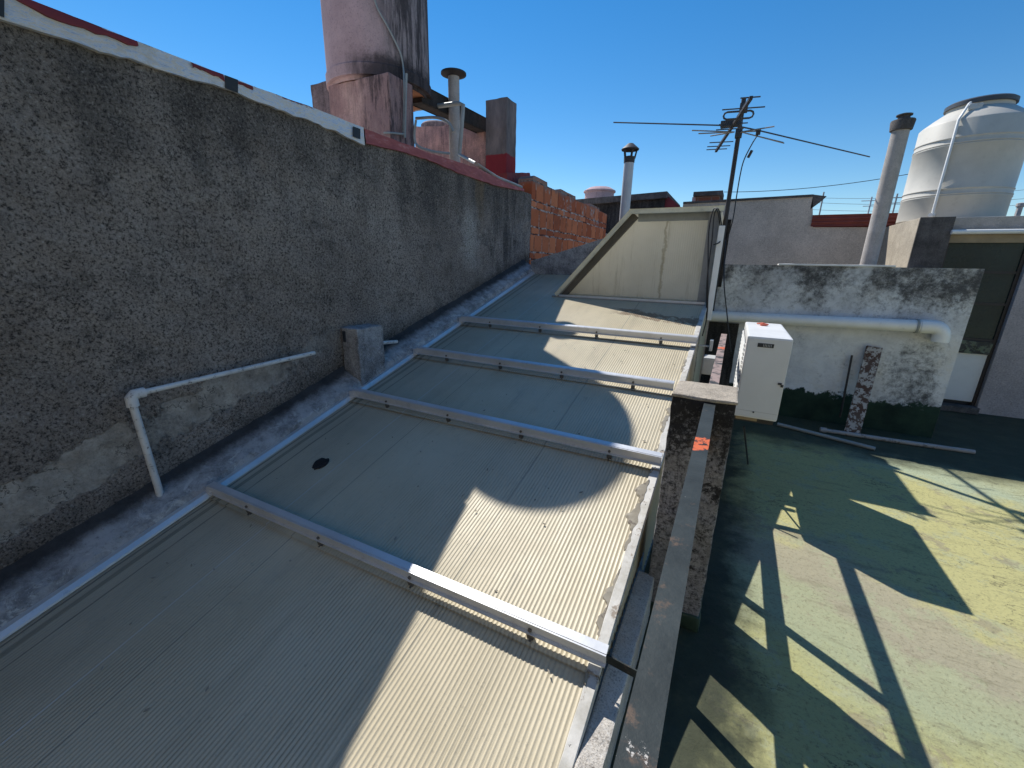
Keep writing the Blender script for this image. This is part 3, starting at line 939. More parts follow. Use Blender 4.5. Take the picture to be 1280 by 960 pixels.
# ------------------------------------------------------------------ ribbed skylight roof
sr = thing('skylight_roof', 'long sloping ribbed translucent skylight roof crossed by aluminium bars', 'skylight roof', (-1.28, 1.5, rz(1.5)))
BARS = []
for (xa, ya), (xb, yb) in (((265, 604), (760, 812)), ((443, 486), (828, 569)), ((522, 434), (843, 478)), ((578, 395), (872, 421))):
    pl, pr = at_roof(xa, ya, 0.085), at_roof(xb, yb, 0.085)
    print('bar', pl, pr)
    BARS.append((pl, pr))
YB = [(a.y + b.y) / 2 for a, b in BARS]
edges = [-0.6] + YB + [5.16]
PITCH = 0.0163
n_r = int((XR - 0.03 - (XL + 0.02)) / PITCH)
PROF = [(0, 0), (0.22, 0.0002), (0.36, 0.0018), (0.5, 0.0025), (0.64, 0.0018), (0.78, 0.0002)]
for k in range(5):
    ya, yb = edges[k] - (0.03 if k else 0), edges[k + 1] + 0.02
    mb = MB()
    rows = []
    for t in range(9):
        f = t / 8
        y = ya + (yb - ya) * f
        up = 0.010 * (1 - f) if k else 0.0
        row = []
        for r in range(n_r + 1):
            for (u, h) in PROF:
                x = XL + 0.015 + (r + u) * PITCH
                if x > XR - 0.02:
                    continue
                wav = 0.003 * mnoise.noise(Vector((x * 2.2, y * 2.2, k)))
                row.append((x, y, rz(y, up + h + wav)))
        rows.append(row)
    mb.quadmesh(rows)
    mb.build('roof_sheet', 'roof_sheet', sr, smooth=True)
    # white trim on the low right edge
    mb = MB()
    up0 = 0.010 if k else 0
    rows = []
    for t in range(40):
        f = t / 39
        y = ya + (yb - ya) * f
        up = 0.006 + up0 * (1 - f)
        j = 0.010 * mnoise.noise(Vector((y * 9, k, 0)))
        rows.append([(XR - 0.036 + j, y, rz(y, up + 0.001)), (XR - 0.034 + j, y, rz(y, up + 0.003)), (XR, y, rz(y, up + 0.004)), (XR + 0.003, y, rz(y, up)), (XR + 0.003, y, rz(y, up - 0.03)), (XR - 0.003, y, rz(y, up - 0.03))])
    mb.quadmesh(rows)
    mb.build('edge_trim', 'trim', sr)
# dried mud lying along the trim and near the dormer
rnd = random.Random(5)
for (ya, yb, wmax) in ((0.99, 1.42, 0.035), (1.50, 1.93, 0.05), (1.98, 2.22, 0.03), (2.30, 2.62, 0.045), (3.0, 3.22, 0.03)):
    mb = MB()
    rows = []
    nn = 70
    for i in range(nn + 1):
        f = i / nn
        y = ya + (yb - ya) * f
        w = wmax * (math.sin(math.pi * f) ** 0.35) * (0.62 + 1.1 * mnoise.noise(Vector((y * 11, 3, 1))) + 0.5 * mnoise.noise(Vector((y * 37, 8, 1))))
        w = max(0.002, w)
        e = 0.012 * mnoise.noise(Vector((y * 19, 1, 7)))
        xr = XR - 0.030 + e
        hh = 0.0145 + 0.002 * mnoise.noise(Vector((y * 30, 2, 2)))
        rows.append([(xr - w, y, rz(y, 0.006)), (xr - w * 0.8, y, rz(y, hh)), (xr - w * 0.4, y, rz(y, hh + 0.002 * mnoise.noise(Vector((y * 60, 5, 5))))), (xr, y, rz(y, hh - 0.001)), (xr + 0.003, y, rz(y, 0.004))])
    mb.quadmesh(rows)
    mb.build('dried_mud', 'apron', sr, smooth=True)
# upright ribbed side under the right edge
mb = MB()
bot, top = [], []
ny = 900
for i in range(ny + 1):
    y = 0.62 + 4.5 * i / ny
    w = 0.0035 * math.sin(y * 2 * math.pi / 0.04)
    zt_ = rz(y, -0.006)
    bot.append((XR - 0.008 + w, y, min(0.0 if y > 1.9 else 0.16, zt_ - 0.01)))
    top.append((XR - 0.008 + w, y, zt_))
mb.quadmesh([bot, top])
mb.build('side_sheet', 'roof_sheet', sr, smooth=True)
# flashing along the kerb
mb = MB()
rows = []
for i in range(60):
    y = -1.2 + 6.35 * i / 59
    rows.append([(XL - 0.018, y, rz(y, 0.016)), (XL - 0.014, y, rz(y, 0.036)), (XL + 0.012, y, rz(y, 0.034)), (XL + 0.028, y, rz(y, 0.016)), (XL + 0.030, y, rz(y, 0.007))])
mb.quadmesh(rows)
mb.build('flashing_strip', 'flashing_metal', sr)
# aluminium clamp bars with their clips
for pl, pr in BARS:
    d = (pr - pl)
    y = (pl.y + pr.y) / 2
    ym = [pl.y, pr.y]
    yv = Vector((0, math.cos(math.atan(TS)), math.sin(math.atan(TS))))
    a = Vector((pl.x, pl.y, rz(pl.y)))
    b = Vector((pr.x, pr.y, rz(pr.y)))
    nrm = Vector((0, -yv.z, yv.y))
    mb = MB()
    # front web, top flange behind a small groove, turned-down lip
    mb.beam(a + nrm * 0.062, b + nrm * 0.062, 0.005, 0.046, nrm)
    mb.beam(a + nrm * 0.084 + yv * 0.019, b + nrm * 0.084 + yv * 0.019, 0.030, 0.005, nrm)
    mb.beam(a + nrm * 0.074 + yv * 0.033, b + nrm * 0.074 + yv * 0.033, 0.004, 0.018, nrm)
    bar = mb.build('clamp_bar', 'aluminium', sr)
    mb = MB()
    mb.beam(a + nrm * 0.041 - yv * 0.008, b + nrm * 0.041 - yv * 0.008, 0.012, 0.005, nrm)
    mb.build('bar_foot', 'aluminium', bar)
    ncl = 4
    for i in range(ncl):
        f = (i + 0.62) / (ncl + 0.12) if ncl else 0
        c = a.lerp(b, f)
        mb = MB()
        mb.beam(c + nrm * 0.002 - yv * 0.006, c + nrm * 0.032 - yv * 0.006, 0.020, 0.012, Vector((0, 1, 0)), 0.002)
        mb.tube([c + nrm * 0.006 - yv * 0.012, c + nrm * 0.006 - yv * 0.020], 0.007, 8)
        cl = mb.build('clip', 'bolt_metal', bar)
        mb = MB()
        mb.tube([c + nrm * 0.055 - yv * 0.002, c + nrm * 0.055 - yv * 0.010], 0.007, 6)
        mb.build('bolt', 'bolt_metal', bar)
    mb = MB()                                   # end bracket on the kerb
    mb.box((pl.x - 0.035, pl.y - 0.02, rz(pl.y) + 0.02), (pl.x + 0.005, pl.y + 0.03, rz(pl.y) + 0.072), 0.003)
    mb.build('end_bracket', 'aluminium', bar)
# arm that ties the nearest bar to the railing
pr = BARS[0][1]
mb = MB()
mb.beam((pr.x - 0.02, pr.y + 0.006, rz(pr.y) + 0.045), (-0.022, pr.y - 0.005, rz(pr.y) + 0.035), 0.005, 0.03)
mb.build('tie_arm', 'rail', sr)

# loose scrap on the sheets
c = at_roof(401, 579, 0.012)
mb = MB()
ring = [Vector((c.x + 0.042 * (1 + 0.25 * mnoise.noise(Vector((math.cos(a), math.sin(a), 4)) * 2)) * math.cos(a), c.y + 0.048 * (1 + 0.35 * mnoise.noise(Vector((math.cos(a), math.sin(a), 9)) * 2)) * math.sin(a), 0)) for a in [2 * math.pi * i / 18 for i in range(18)]]
for p in ring:
    p.z = rz(p.y, 0.007 + 0.004 * math.sin(p.x * 90))
mb.prism(ring, (0, 0, 0.006))
tag(mb.build('scrap_of_felt', 'dark_scrap'), 'small black scrap lying alone on the ribbed roof near the kerb', 'scrap')

rnd = random.Random(21)
mb = MB()
for i in range(75):
    x, y = rnd.uniform(XL + 0.1, XR - 0.1), rnd.uniform(0.35, 4.1)
    a, L_, W_ = rnd.uniform(0, 6.28), rnd.uniform(0.004, 0.013), rnd.uniform(0.002, 0.005)
    ca, sa = math.cos(a), math.sin(a)
    pts = [Vector((x + u * L_ * ca - v * W_ * sa, y + u * L_ * sa + v * W_ * ca, 0)) for u, v in ((-1, 0), (-0.2, 1), (1, 0.2), (0.3, -1))]
    for p in pts:
        p.z = rz(p.y, 0.0135 + rnd.uniform(0, 0.002))
    mb.prism(pts, (0, 0, 0.002))
o = mb.build('roof_debris', 'apron', kind='stuff')
tag(o, 'tiny dark specks of leaf litter scattered over the ribbed roof', 'debris')

# ------------------------------------------------------------------ dormer on the roof
YD0, YD1, YD2 = 4.40, 4.37, 5.25
bl, br = at_roof(692, 372), at_roof(888, 380)
xbl = bl.x
xtl, ztl = at(1, YD1, 789, 266).x, at(1, YD1, 789, 266).z
xtr, ztr = at(1, YD1, 902, 259).x, at(1, YD1, 902, 259).z
zt = (ztl + ztr) / 2
print('dormer', bl, br, xtl, ztl, xtr, ztr)
YD0 = (bl.y + br.y) / 2
A = Vector((xbl, YD0, rz(YD0)))
B = Vector((XR - 0.002, YD0, rz(YD0)))
C_ = Vector((XR - 0.002, YD1, zt))
D = Vector((xtl, YD1, zt))
sl_dir = (C_ - B).normalized()
dn = Vector((0, -sl_dir.z, sl_dir.y))          # outward normal of the front face
do = thing('skylight_dormer', 'raised wedge dormer with yellowed ribbed front panel at the top of the roof', 'skylight', ((A.x + B.x) / 2, YD0, rz(YD0)))
L = (C_ - B).length
mb = MB()
rows = []
nx = int((B.x - A.x) / 0.02 * 4)
for t in range(13):
    f = t / 12
    xl = A.x + (D.x - A.x) * f
    row = []
    for i in range(nx + 1):
        x = A.x + (B.x - A.x) * i / nx
        x = max(x, xl)
        w = 0.0016 * math.sin(i * math.pi / 2) + 0.004 * mnoise.noise(Vector((x * 5, f * 3, 2)))
        row.append(Vector((x, B.y, B.z)) + sl_dir * (L * f) + dn * (w - 0.10))
    rows.append(row)
mb.quadmesh(rows)
mb.build('front_panel', 'dormer_sheet', do, smooth=True)
mb = MB()                                       # top, left cheek, back
dD, dC = D + Vector((0, YD2 - YD1, 0.0)), C_ + Vector((0, YD2 - YD1, 0.0))
mb.quadmesh([[D, C_], [dD, dC]])
mb.build('top_panel', 'dormer_sheet', do)
mb = MB()
A2 = Vector((A.x, YD2, rz(5.1)))
mb.bm.faces.new([mb.bm.verts.new(p) for p in (A, D, dD, A2)])
mb.build('left_cheek', 'dormer_sheet', do)
mb = MB()
B2 = Vector((B.x, YD2, rz(5.1)))
mb.bm.faces.new([mb.bm.verts.new(p) for p in (B, C_, dC, B2)])
mb.build('right_cheek', 'dormer_sheet', do)
PR = 0.12                                      # how far the frame stands proud
mb = MB()
off = dn * (0.01 - PR / 2)
mb.beam(A + off - sl_dir * 0.03, D + off + sl_dir * 0.01, 0.022, PR, dn)
mb.beam(D + off, C_ + off + Vector((0.01, 0, 0)), 0.022, PR, dn)
mb.build('frame', 'grey_frame', do)
mb = MB()                                       # dark inner band beside the panel
inn = Vector((D.z - A.z, 0, A.x - D.x)).normalized()
ra = A + inn * 0.047 + dn * -0.06
rd = D + inn * 0.047 + dn * -0.06
mb.beam(ra + (rd - ra) * 0.05, rd, 0.062, 0.06, dn)
mb.build('inner_band', 'band_brown', do)
mb = MB()
mb.beam(D + Vector((0.06, 0, -0.05)) + dn * -0.07, C_ + Vector((-0.05, 0, -0.05)) + dn * -0.07, 0.075, 0.028, dn)
mb.build('top_band', 'cable_grey', do)
mb = MB()                                       # cream capping on the frame
off = dn * 0.014
mb.beam(A + off + (D - A) * 0.02, D + off, 0.042, 0.014, dn, 0.003)
mb.beam(D + off - Vector((0.012, 0, 0)), C_ + off + Vector((0.025, 0, 0)), 0.044, 0.016, dn, 0.003)
mb.build('frame_capping', 'cream_frame', do)
mb = MB()
off = dn * 0.02
mb.beam(A + off - Vector((0.02, 0, 0)), B + off, 0.02, 0.034, dn, 0.003)
mb.build('bottom_rail', 'grey_frame', do)
mb = MB()
off = dn * 0.033 + sl_dir * 0.018
mb.beam(A + off + Vector((0.06, 0, 0)), B + off - Vector((0.02, 0, 0)), 0.02, 0.012, dn)
mb.build('sill_strip', 'aluminium', do)
mb = MB()
off = dn * -0.05
mb.beam(B + off - Vector((0.05, 0, 0)), C_ + off - Vector((0.05, 0, 0.012)), 0.09, 0.05, dn)
mb.build('side_stile', 'grey_frame', do)
# flat white downpipe on the dormer's corner, joined to the drain along the wall
dp = thing('drain_pipe', 'thick white plastic drain pipe with an elbow along the mouldy wall', 'pipe', (-0.1, YW - 0.09, 1.0))
ypz = YW - 0.075
p0, p1 = at(1, ypz, 888, 395), at(1, ypz, 1174, 409)
RP = 0.054
mb = MB()
u = (p1 - p0).normalized()
mb.tube([p0, p1 - u * 0.10], RP, 24)
mb.build('pipe_run', 'white_pvc', dp, smooth=True)
mb = MB()
elb = [p1 - u * 0.13, p1 - u * 0.045]
elb += arc(p1 - u * 0.045 - Vector((0, 0, 0.075)), 0.075, math.pi / 2, 0.0, Vector((1, 0, 0)), Vector((0, 0, 1)), 8)[1:]
elb.append(elb[-1] - Vector((0, 0, 0.05)))
mb.tube(elb, RP * 1.12, 24)
mb.build('elbow', 'white_pvc', dp, smooth=True)
mb = MB()
mb.tube([p1 - u * 0.16, p1 - u * 0.145], RP * 1.16, 24)
mb.build('pipe_clip', 'cable_grey', dp, smooth=True)
tp, bp_ = at(1, 4.28, 899, 282), at(1, 4.28, 889, 398)
mb = MB()
mb.box(((tp.x + bp_.x) / 2 - 0.024, 4.28, bp_.z - 0.02), ((tp.x + bp_.x) / 2 + 0.024, 4.325, tp.z), 0.004)
o = mb.build('corner_trim', 'white_pvc')
tag(o, 'narrow white upright trim at the right corner of the wedge dormer', 'trim')

# ------------------------------------------------------------------ parapet at the top of the roof and brick wall
mb = MB()
YP = 5.17
pts = [at(1, YP, 662, 400), at(1, YP, 664, 326), at(1, YP, 700, 315), at(1, YP, 757, 297)]
hi = at(1, YP, 757, 297)
pts += [Vector((hi.x + 0.35, YP, hi.z + 0.12)), Vector((hi.x + 0.35, YP, 1.2))]
mb.prism(pts, (0, 0.14, 0)).rough(0.06, 0.004, 9, 5)
tag(mb.build('gable_parapet', 'kerb_concrete'), 'grey sloping parapet closing the top of the roof below the bricks', 'parapet')

mb = MB()
yb0, yb1 = 5.44, at(0, XW, 758, 280).y
topz = [(yb0, 2.575), (yb0 + 0.06, 2.61), (yb0 + 0.5, 2.60), (yb0 + 0.52, 2.55), (yb0 + 1.0, 2.545), (yb0 + 1.02, 2.59), (yb0 + 1.7, 2.58), (yb0 + 1.72, 2.52), (yb0 + 2.5, 2.525), (yb0 + 2.52, 2.57), (yb1 - 0.6, 2.56), (yb1 - 0.58, 2.51), (yb1, 2.50)]
pts = [Vector((XW, yb0, 0.8))] + [Vector((XW, y, z)) for y, z in topz] + [Vector((XW, yb1, 0.8))]
mb.prism(pts, (-0.2, 0, 0)).rough(0.07, 0.004, 9, 6)
tag(mb.build('brick_wall', 'brick'), 'bare orange hollow brick wall beyond the end of the plaster wall', 'brick wall')
mb = MB()
pts = [at(0, XW - 0.3, x, y) for x, y in ((634, 216), (662, 216), (668, 246), (634, 240))]
mb.prism(pts, (-0.15, 0, 0)).rough(0.05, 0.006, 10, 7)
tag(mb.build('red_wall_end', 'red_coat'), 'dark red painted wall end above the join of plaster and brick', 'wall')

# ------------------------------------------------------------------ pink tank tower behind the wall
TC = (-3.928, 4.21)
TR, TZ0, TZ1 = 0.571, 3.323, 4.51
tk = thing('concrete_tank', 'big round pink concrete water tank streaked with black, standing on piers', 'water tank', (TC[0], TC[1], TZ0))
mb = MB()
mb.lathe([(TR - 0.06, TZ0 + 0.012), (TR - 0.012, TZ0 + 0.03), (TR - 0.012, TZ1 - 0.05), (TR, TZ1 - 0.05), (TR, TZ1), (0.1, TZ1 + 0.05)], TC, 64)
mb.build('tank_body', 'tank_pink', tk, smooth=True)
mb = MB()
mb.lathe([(0.1, TZ0 - 0.03), (TR - 0.05, TZ0 - 0.03), (TR - 0.04, TZ0), (TR + 0.003, TZ0), (TR + 0.003, TZ0 + 0.10), (TR - 0.011, TZ0 + 0.112)], TC, 64)
mb.build('base_ring', 'tank_pink', tk, smooth=True)
mb = MB()
mb.lathe([(0.02, TZ0 - 0.032), (TR - 0.06, TZ0 - 0.032), (TR - 0.07, TZ0 - 0.026)], TC, 48)
mb.build('underside', 'tank_rust', tk, smooth=True)

# pier with its near corner towards the camera
yf = 3.70
cn = at(1, yf, 487, 120)
lf = at(1, yf, 411, 120)
rb_y = at(0, cn.x, 517, 140).y
mb = MB()
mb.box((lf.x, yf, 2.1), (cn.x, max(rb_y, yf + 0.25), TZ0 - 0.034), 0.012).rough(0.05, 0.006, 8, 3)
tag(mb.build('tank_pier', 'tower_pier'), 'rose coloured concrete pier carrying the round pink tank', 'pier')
print('pier', cn, lf, rb_y)
yk = 4.29
a, b = at(1, yk, 388, 106), at(1, yk, 420, 106)
mb = MB()
mb.box((a.x, yk, 2.1), (b.x + 0.13, yk + 0.4, a.z), 0.01).rough(0.06, 0.006, 8, 4)
tag(mb.build('low_pier', 'brown_pier'), 'low dark brown pier left of the pink tank, behind the foil coping', 'pier')

# beams, wall and piers behind
mb = MB()
pa_, pb_ = at(1, 4.36, 520, 118), at(1, 6.27, 612, 162)
mb.beam(pa_, pb_, 0.16, 0.17, (0, 0, 1), 0.01)
tag(mb.build('support_beam', 'black_timber'), 'dark beam sloping from under the pink tank towards the red footed pier', 'beam')
mb = MB()
yv_ = 6.0
q = [at(1, yv_, x, y) for x, y in ((519, 158), (552, 158), (588, 148), (607, 150), (607, 235), (519, 235))]
mb.prism(q, (0, 0.15, 0)).rough(0.06, 0.006, 9, 8)
tag(mb.build('rose_wall', 'rose_pier'), 'weathered pink wall between the tank pier and the tall red footed pier', 'wall')
yv_ = 5.75
q = [at(1, yv_, x, y) for x, y in ((607, 124), (634, 122), (634, 235), (607, 235))]
mb = MB()
mb.box((q[0].x, yv_, q[2].z), (q[1].x, yv_ + 0.29, (q[0].z + q[1].z) / 2), 0.012).rough(0.05, 0.005, 9, 9)
tag(mb.build('square_pier', 'red_foot'), 'tall square grey pier with a red painted foot', 'pier')
print('sqpier', q)
yv_ = 7.4
c = at(1, yv_, 546, 158)
mb = MB()
mb.lathe([(0.30, 2.1), (0.30, c.z), (0.27, c.z + 0.03), (0.05, c.z + 0.05)], (c.x, c.y), 32)
tag(mb.build('round_stump', 'brown_pier', smooth=True), 'round brown stump showing over the low pink wall', 'stump')

# roof vent with a disc cap
yv_ = 4.95
c0, c1 = at(1, yv_, 568, 196), at(1, yv_, 567, 94)
mb = MB()
vt = thing('vent_pipe', 'grey vent pipe with a flat black disc cap beside the pink tank', 'vent pipe', (c1.x, yv_, c0.z - 0.3))
mb.lathe([(0.069, c0.z - 0.3), (0.069, c1.z)], (c1.x, yv_), 20)
mb.build('pipe', 'asbestos_grey', vt, smooth=True)
mb = MB()
mb.lathe([(0.05, c1.z - 0.025), (0.155, c1.z + 0.005), (0.155, c1.z + 0.022), (0.04, c1.z + 0.045)], (c1.x, yv_), 28)
mb.build('disc_cap', 'black_steel', vt, smooth=True)

# grey water pipes by the vent
ypl = 4.7
pts = [at(1, ypl, x, y) for x, y in ((519, 136), (545, 133), (574, 129), (579, 131), (577, 160), (574, 193), (590, 204), (620, 222), (655, 235))]
mb = MB()
mb.tube([pts[0], pts[1], pts[2]], 0.025, 10)
mb.tube([pts[2] - Vector((0.01, 0, 0)), pts[3], pts[4], pts[5]], 0.024, 10)
mb.tube([pts[5], at(0, XW - 0.05, 594, 204), at(0, XW - 0.05, 622, 222), at(0, XW - 0.03, 652, 234)], 0.017, 10)
tag(mb.build('grey_pipe', 'pipe_grey', smooth=True), 'grey plastic water pipe turning down beside the disc capped vent', 'pipe')
pts = [at(1, 4.36, x, y) for x, y in ((520, 148), (545, 147), (560, 153), (567, 165))]
mb = MB()
mb.tube(spline(pts, 6), 0.016, 8)
tag(mb.build('bent_hose', 'cable_grey', smooth=True), 'short grey hose arching from the tank pier over to the vent pipe', 'hose')
mb = MB()
pts = [at(1, 3.9, x, y) for x, y in ((520, 150), (518, 170), (522, 182), (540, 189), (562, 192))]
mb.tube(spline(pts, 6), 0.012, 8)
tag(mb.build('looped_hose', 'cable_grey', smooth=True), 'thin grey hose drooping low along the red coping by the tank pier', 'hose')
# cable and small pipe on the pink tank and pier
mb = MB()
def on_tank(x, y, off=0.012):
    d = ray(x, y)
    ax, ay, r = EYE.x - TC[0], EYE.y - TC[1], TR + off
    a_ = d.x ** 2 + d.y ** 2
    b_ = 2 * (ax * d.x + ay * d.y)
    c_ = ax * ax + ay * ay - r * r
    t_ = (-b_ - math.sqrt(max(0, b_ * b_ - 4 * a_ * c_))) / (2 * a_)
    return EYE + d * t_
pts = [on_tank(*q) for q in ((462, -25), (471, 8), (484, 32), (494, 52), (501, 68), (504, 84))]
pts += [at(0, cn.x + 0.02, x, y) for x, y in ((505, 100), (505, 130), (504, 168))]
mb.tube(spline(pts, 5), 0.009, 8)
tag(mb.build('tank_cable', 'pipe_grey', smooth=True), 'grey cable running down the pink tank and its pier', 'cable')
mb = MB()
pts = [at(0, cn.x + 0.04, x, y) for x, y in ((508, 92), (507, 130), (506, 172))]
mb.tube(pts, 0.012, 8)
pts = [at(1, yf - 0.02, 480, 166), at(1, yf - 0.02, 487, 166), at(0, cn.x + 0.04, 507, 168)]
mb.tube(pts, 0.010, 8)
tag(mb.build('riser_pipe', 'pipe_grey', smooth=True), 'thin grey riser pipe with a short branch on the tank pier', 'pipe')

# ------------------------------------------------------------------ right-hand kerb, pier and railing
mb = MB()
mb.box((XR + 0.004, -0.6, -0.3), (-0.126, 1.66, 0.198), 0.006)
mb.rough(0.03, 0.003, 14, 11)
tag(mb.build('low_wall', 'granite_concrete'), 'low speckled concrete wall under the right edge of the ribbed roof', 'low wall')

pyf = 1.645
pt = thing('concrete_pier', 'square mould blackened concrete pier with a pale flat top on the railing', 'pier', (-0.04, pyf + 0.11, 0))
pzt = at(1, pyf, 880, 497).z
print('pier top', pzt, at(1, pyf, 841, 490), at(1, pyf, 921.7, 502), at(2, pzt, 855, 471.4), at(2, pzt, 921.7, 483.4))
mb = MB()
pxl, pxr = at(1, pyf, 841, 490).x, at(1, pyf, 921.7, 502).x
mb.box((pxl, pyf, -0.05), (pxr, pyf + 0.225, pzt - 0.012), 0.010)
mb.rough(0.025, 0.0045, 14, 12)
mb.build('shaft', 'pier', pt)
mb = MB()
mb.box((pxl - 0.002, pyf - 0.003, pzt - 0.014), (pxr + 0.003, pyf + 0.229, pzt), 0.006)
mb.rough(0.02, 0.004, 16, 13)
mb.build('cap', 'cap_concrete', pt)
mb = MB()
mb.box((pxl - 0.004, pyf - 0.008, 0.0), (pxr + 0.006, pyf + 0.232, 0.075), 0.012)
mb.rough(0.03, 0.005, 12, 14)
painted('green_membrane', (0.03, 0.055, 0.035), 0.5, 0.4, (0.01, 0.01, 0.01), 0.5, 0.6)
mb.build('green_skirt', 'green_membrane', pt)

rl = thing('railing', 'worn grey steel railing with paint chips running over the pier', 'railing', (-0.023, 1.0, 0))
for (ya, yb) in ((-0.6, pyf + 0.003), (pyf + 0.226, 3.55)):
    mb = MB()
    mb.beam((-0.019, ya, 0.993), (-0.019, yb, 0.993), 0.031, 0.044, (0, 0, 1), 0.004)
    mb.build('top_rail', 'rail', rl)
    mb = MB()
    mb.beam((-0.020, ya, 0.517), (-0.020, yb, 0.517), 0.034, 0.05, (0, 0, 1), 0.004)
    mb.build('mid_rail', 'rail', rl)
for y in (-0.45, 1.345, 2.13, 3.5):
    mb = MB()
    mb.box((-0.036, y - 0.022, 0.0), (-0.005, y + 0.022, 0.971), 0.003)
    mb.build('post', 'rail', rl)

# ------------------------------------------------------------------ air conditioner
ay0 = 2.91
ac_tl, ac_br = at(1, ay0, 933.4, 419.4), at(1, ay0, 971, 527)
ac_tr = at(1, ay0, 992.5, 424)
ax0, ax1, az1 = ac_tl.x, ac_tr.x, ac_tl.z
az0 = at(1, ay0, 945, 524).z
ay1 = ay0 + 0.78
print('ac', ax0, ax1, az0, az1)
ac = thing('air_conditioner', 'white outdoor air conditioner unit on brackets beyond the concrete pier', 'air conditioner', ((ax0 + ax1) / 2, (ay0 + ay1) / 2, az0))
mb = MB()
mb.box((ax0 + 0.004, ay0, az0), (ax1, ay1, az1), 0.012)
mb.build('casing', 'white_paint', ac)
mb = MB()                                     # end panel: slightly raised cover with rounded top corner
r = 0.03
pts = [Vector((ax0 + 0.014, ay0 - 0.003, az0 + 0.012)), Vector((ax1 - 0.004, ay0 - 0.003, az0 + 0.012)), Vector((ax1 - 0.004, ay0 - 0.003, az1 - 0.012))]
pts += arc((ax0 + 0.014 + r, ay0 - 0.003, az1 - 0.012 - r), r, math.pi / 2, math.pi, (1, 0, 0), (0, 0, 1), 6)
mb.prism(pts, (0, 0.006, 0))
painted('panel_white', (0.72, 0.73, 0.74), 0.35, 0.03, (0.4, 0.4, 0.4), 0.1, 0.02)
mb.build('end_panel', 'panel_white', ac)
mb = MB()
hx0, hz0 = ax0 + 0.066, az1 - 0.062
mb.box((hx0, ay0 - 0.0055, hz0), (hx0 + 0.085, ay0 - 0.002, hz0 + 0.024), 0.001)
vent = mb.build('vent_grille', 'slot_black', ac)
mb = MB()
for i in range(6):
    mb.box((hx0 + 0.03 + i * 0.008, ay0 - 0.0075, hz0 + 0.004), (hx0 + 0.0325 + i * 0.008, ay0 - 0.005, hz0 + 0.02))
mb.build('fins', 'box_grey', vent)
mb = MB()                                     # louvred left side
for k in range(16):
    z = az0 + 0.05 + k * (az1 - az0 - 0.09) / 16
    mb.beam((ax0 + 0.001, ay0 + 0.05, z), (ax0 + 0.001, ay1 - 0.05, z), 0.012, 0.010, (0.5, 0, 1))
mb.build('louvres', 'white_paint', ac)
mb = MB()
for k in range(16):
    z = az0 + 0.05 + (k + 0.5) * (az1 - az0 - 0.09) / 16
    mb.box((ax0 + 0.002, ay0 + 0.06, z - 0.004), (ax0 + 0.0045, ay1 - 0.06, z + 0.004))
mb.build('louvre_slots', 'slot_black', ac)
mb = MB()
mb.box((ax0 + 0.012, ay0 - 0.0045, az0 + 0.048), (ax1 - 0.006, ay0 - 0.0028, az0 + 0.050))
mb.build('panel_seam', 'box_grey', ac)
mb = MB()
lx = ax1 - 0.035
lz = (az0 + az1) / 2 - 0.02
mb.box((lx, ay0 - 0.010, lz), (lx + 0.02, ay0 - 0.002, lz + 0.012), 0.002)
mb.box((lx + 0.016, ay0 - 0.008, lz - 0.014), (lx + 0.03, ay0 - 0.002, lz + 0.002), 0.002)
mb.build('latch', 'slot_black', ac)
mb = MB()
mb.tube([(ax0 + 0.11, ay0 - 0.001, az0 + 0.045), (ax0 + 0.11, ay0 - 0.008, az0 + 0.045)], 0.005, 8)
mb.build('screw', 'slot_black', ac)
for y in (ay0 + 0.06, ay1 - 0.08):
    mb = MB()
    mb.box((XR + 0.002, y, az0 - 0.042), (ax1 - 0.01, y + 0.035, az0 - 0.004))
    mb.build('support_arm', 'black_steel', ac)
mb = MB()
mb.box((ax0 + 0.02, ay0 + 0.02, az0 - 0.022), (ax0 + 0.14, ay0 + 0.055, az0 - 0.003), 0.003)
mb.build('packing_board', 'ply_board', ac)
c = at(2, az1 + 0.012, 954, 405)
mb = MB()
mb.box((c.x - 0.018, c.y - 0.02, az1), (c.x + 0.022, c.y + 0.02, az1 + 0.014), 0.005)
mb.tube([(c.x - 0.036, c.y + 0.03, az1 + 0.008), (c.x, c.y, az1 + 0.018), (c.x + 0.03, c.y - 0.015, az1 + 0.008)], 0.006, 8)
mb.rough(0.015, 0.004, 40, 3)
tag(mb.build('red_rag', 'red_scrap'), 'small red scrap lying on top of the white air conditioner', 'scrap')
# dark stay under the unit
a, b = at(1, ay0 + 0.05, 930, 533), at(2, 0.0, 935, 580)
mb = MB()
mb.tube([a, b], 0.006, 8)
tag(mb.build('steel_rod', 'black_steel'), 'thin dark rod standing on the floor below the air conditioner', 'rod')

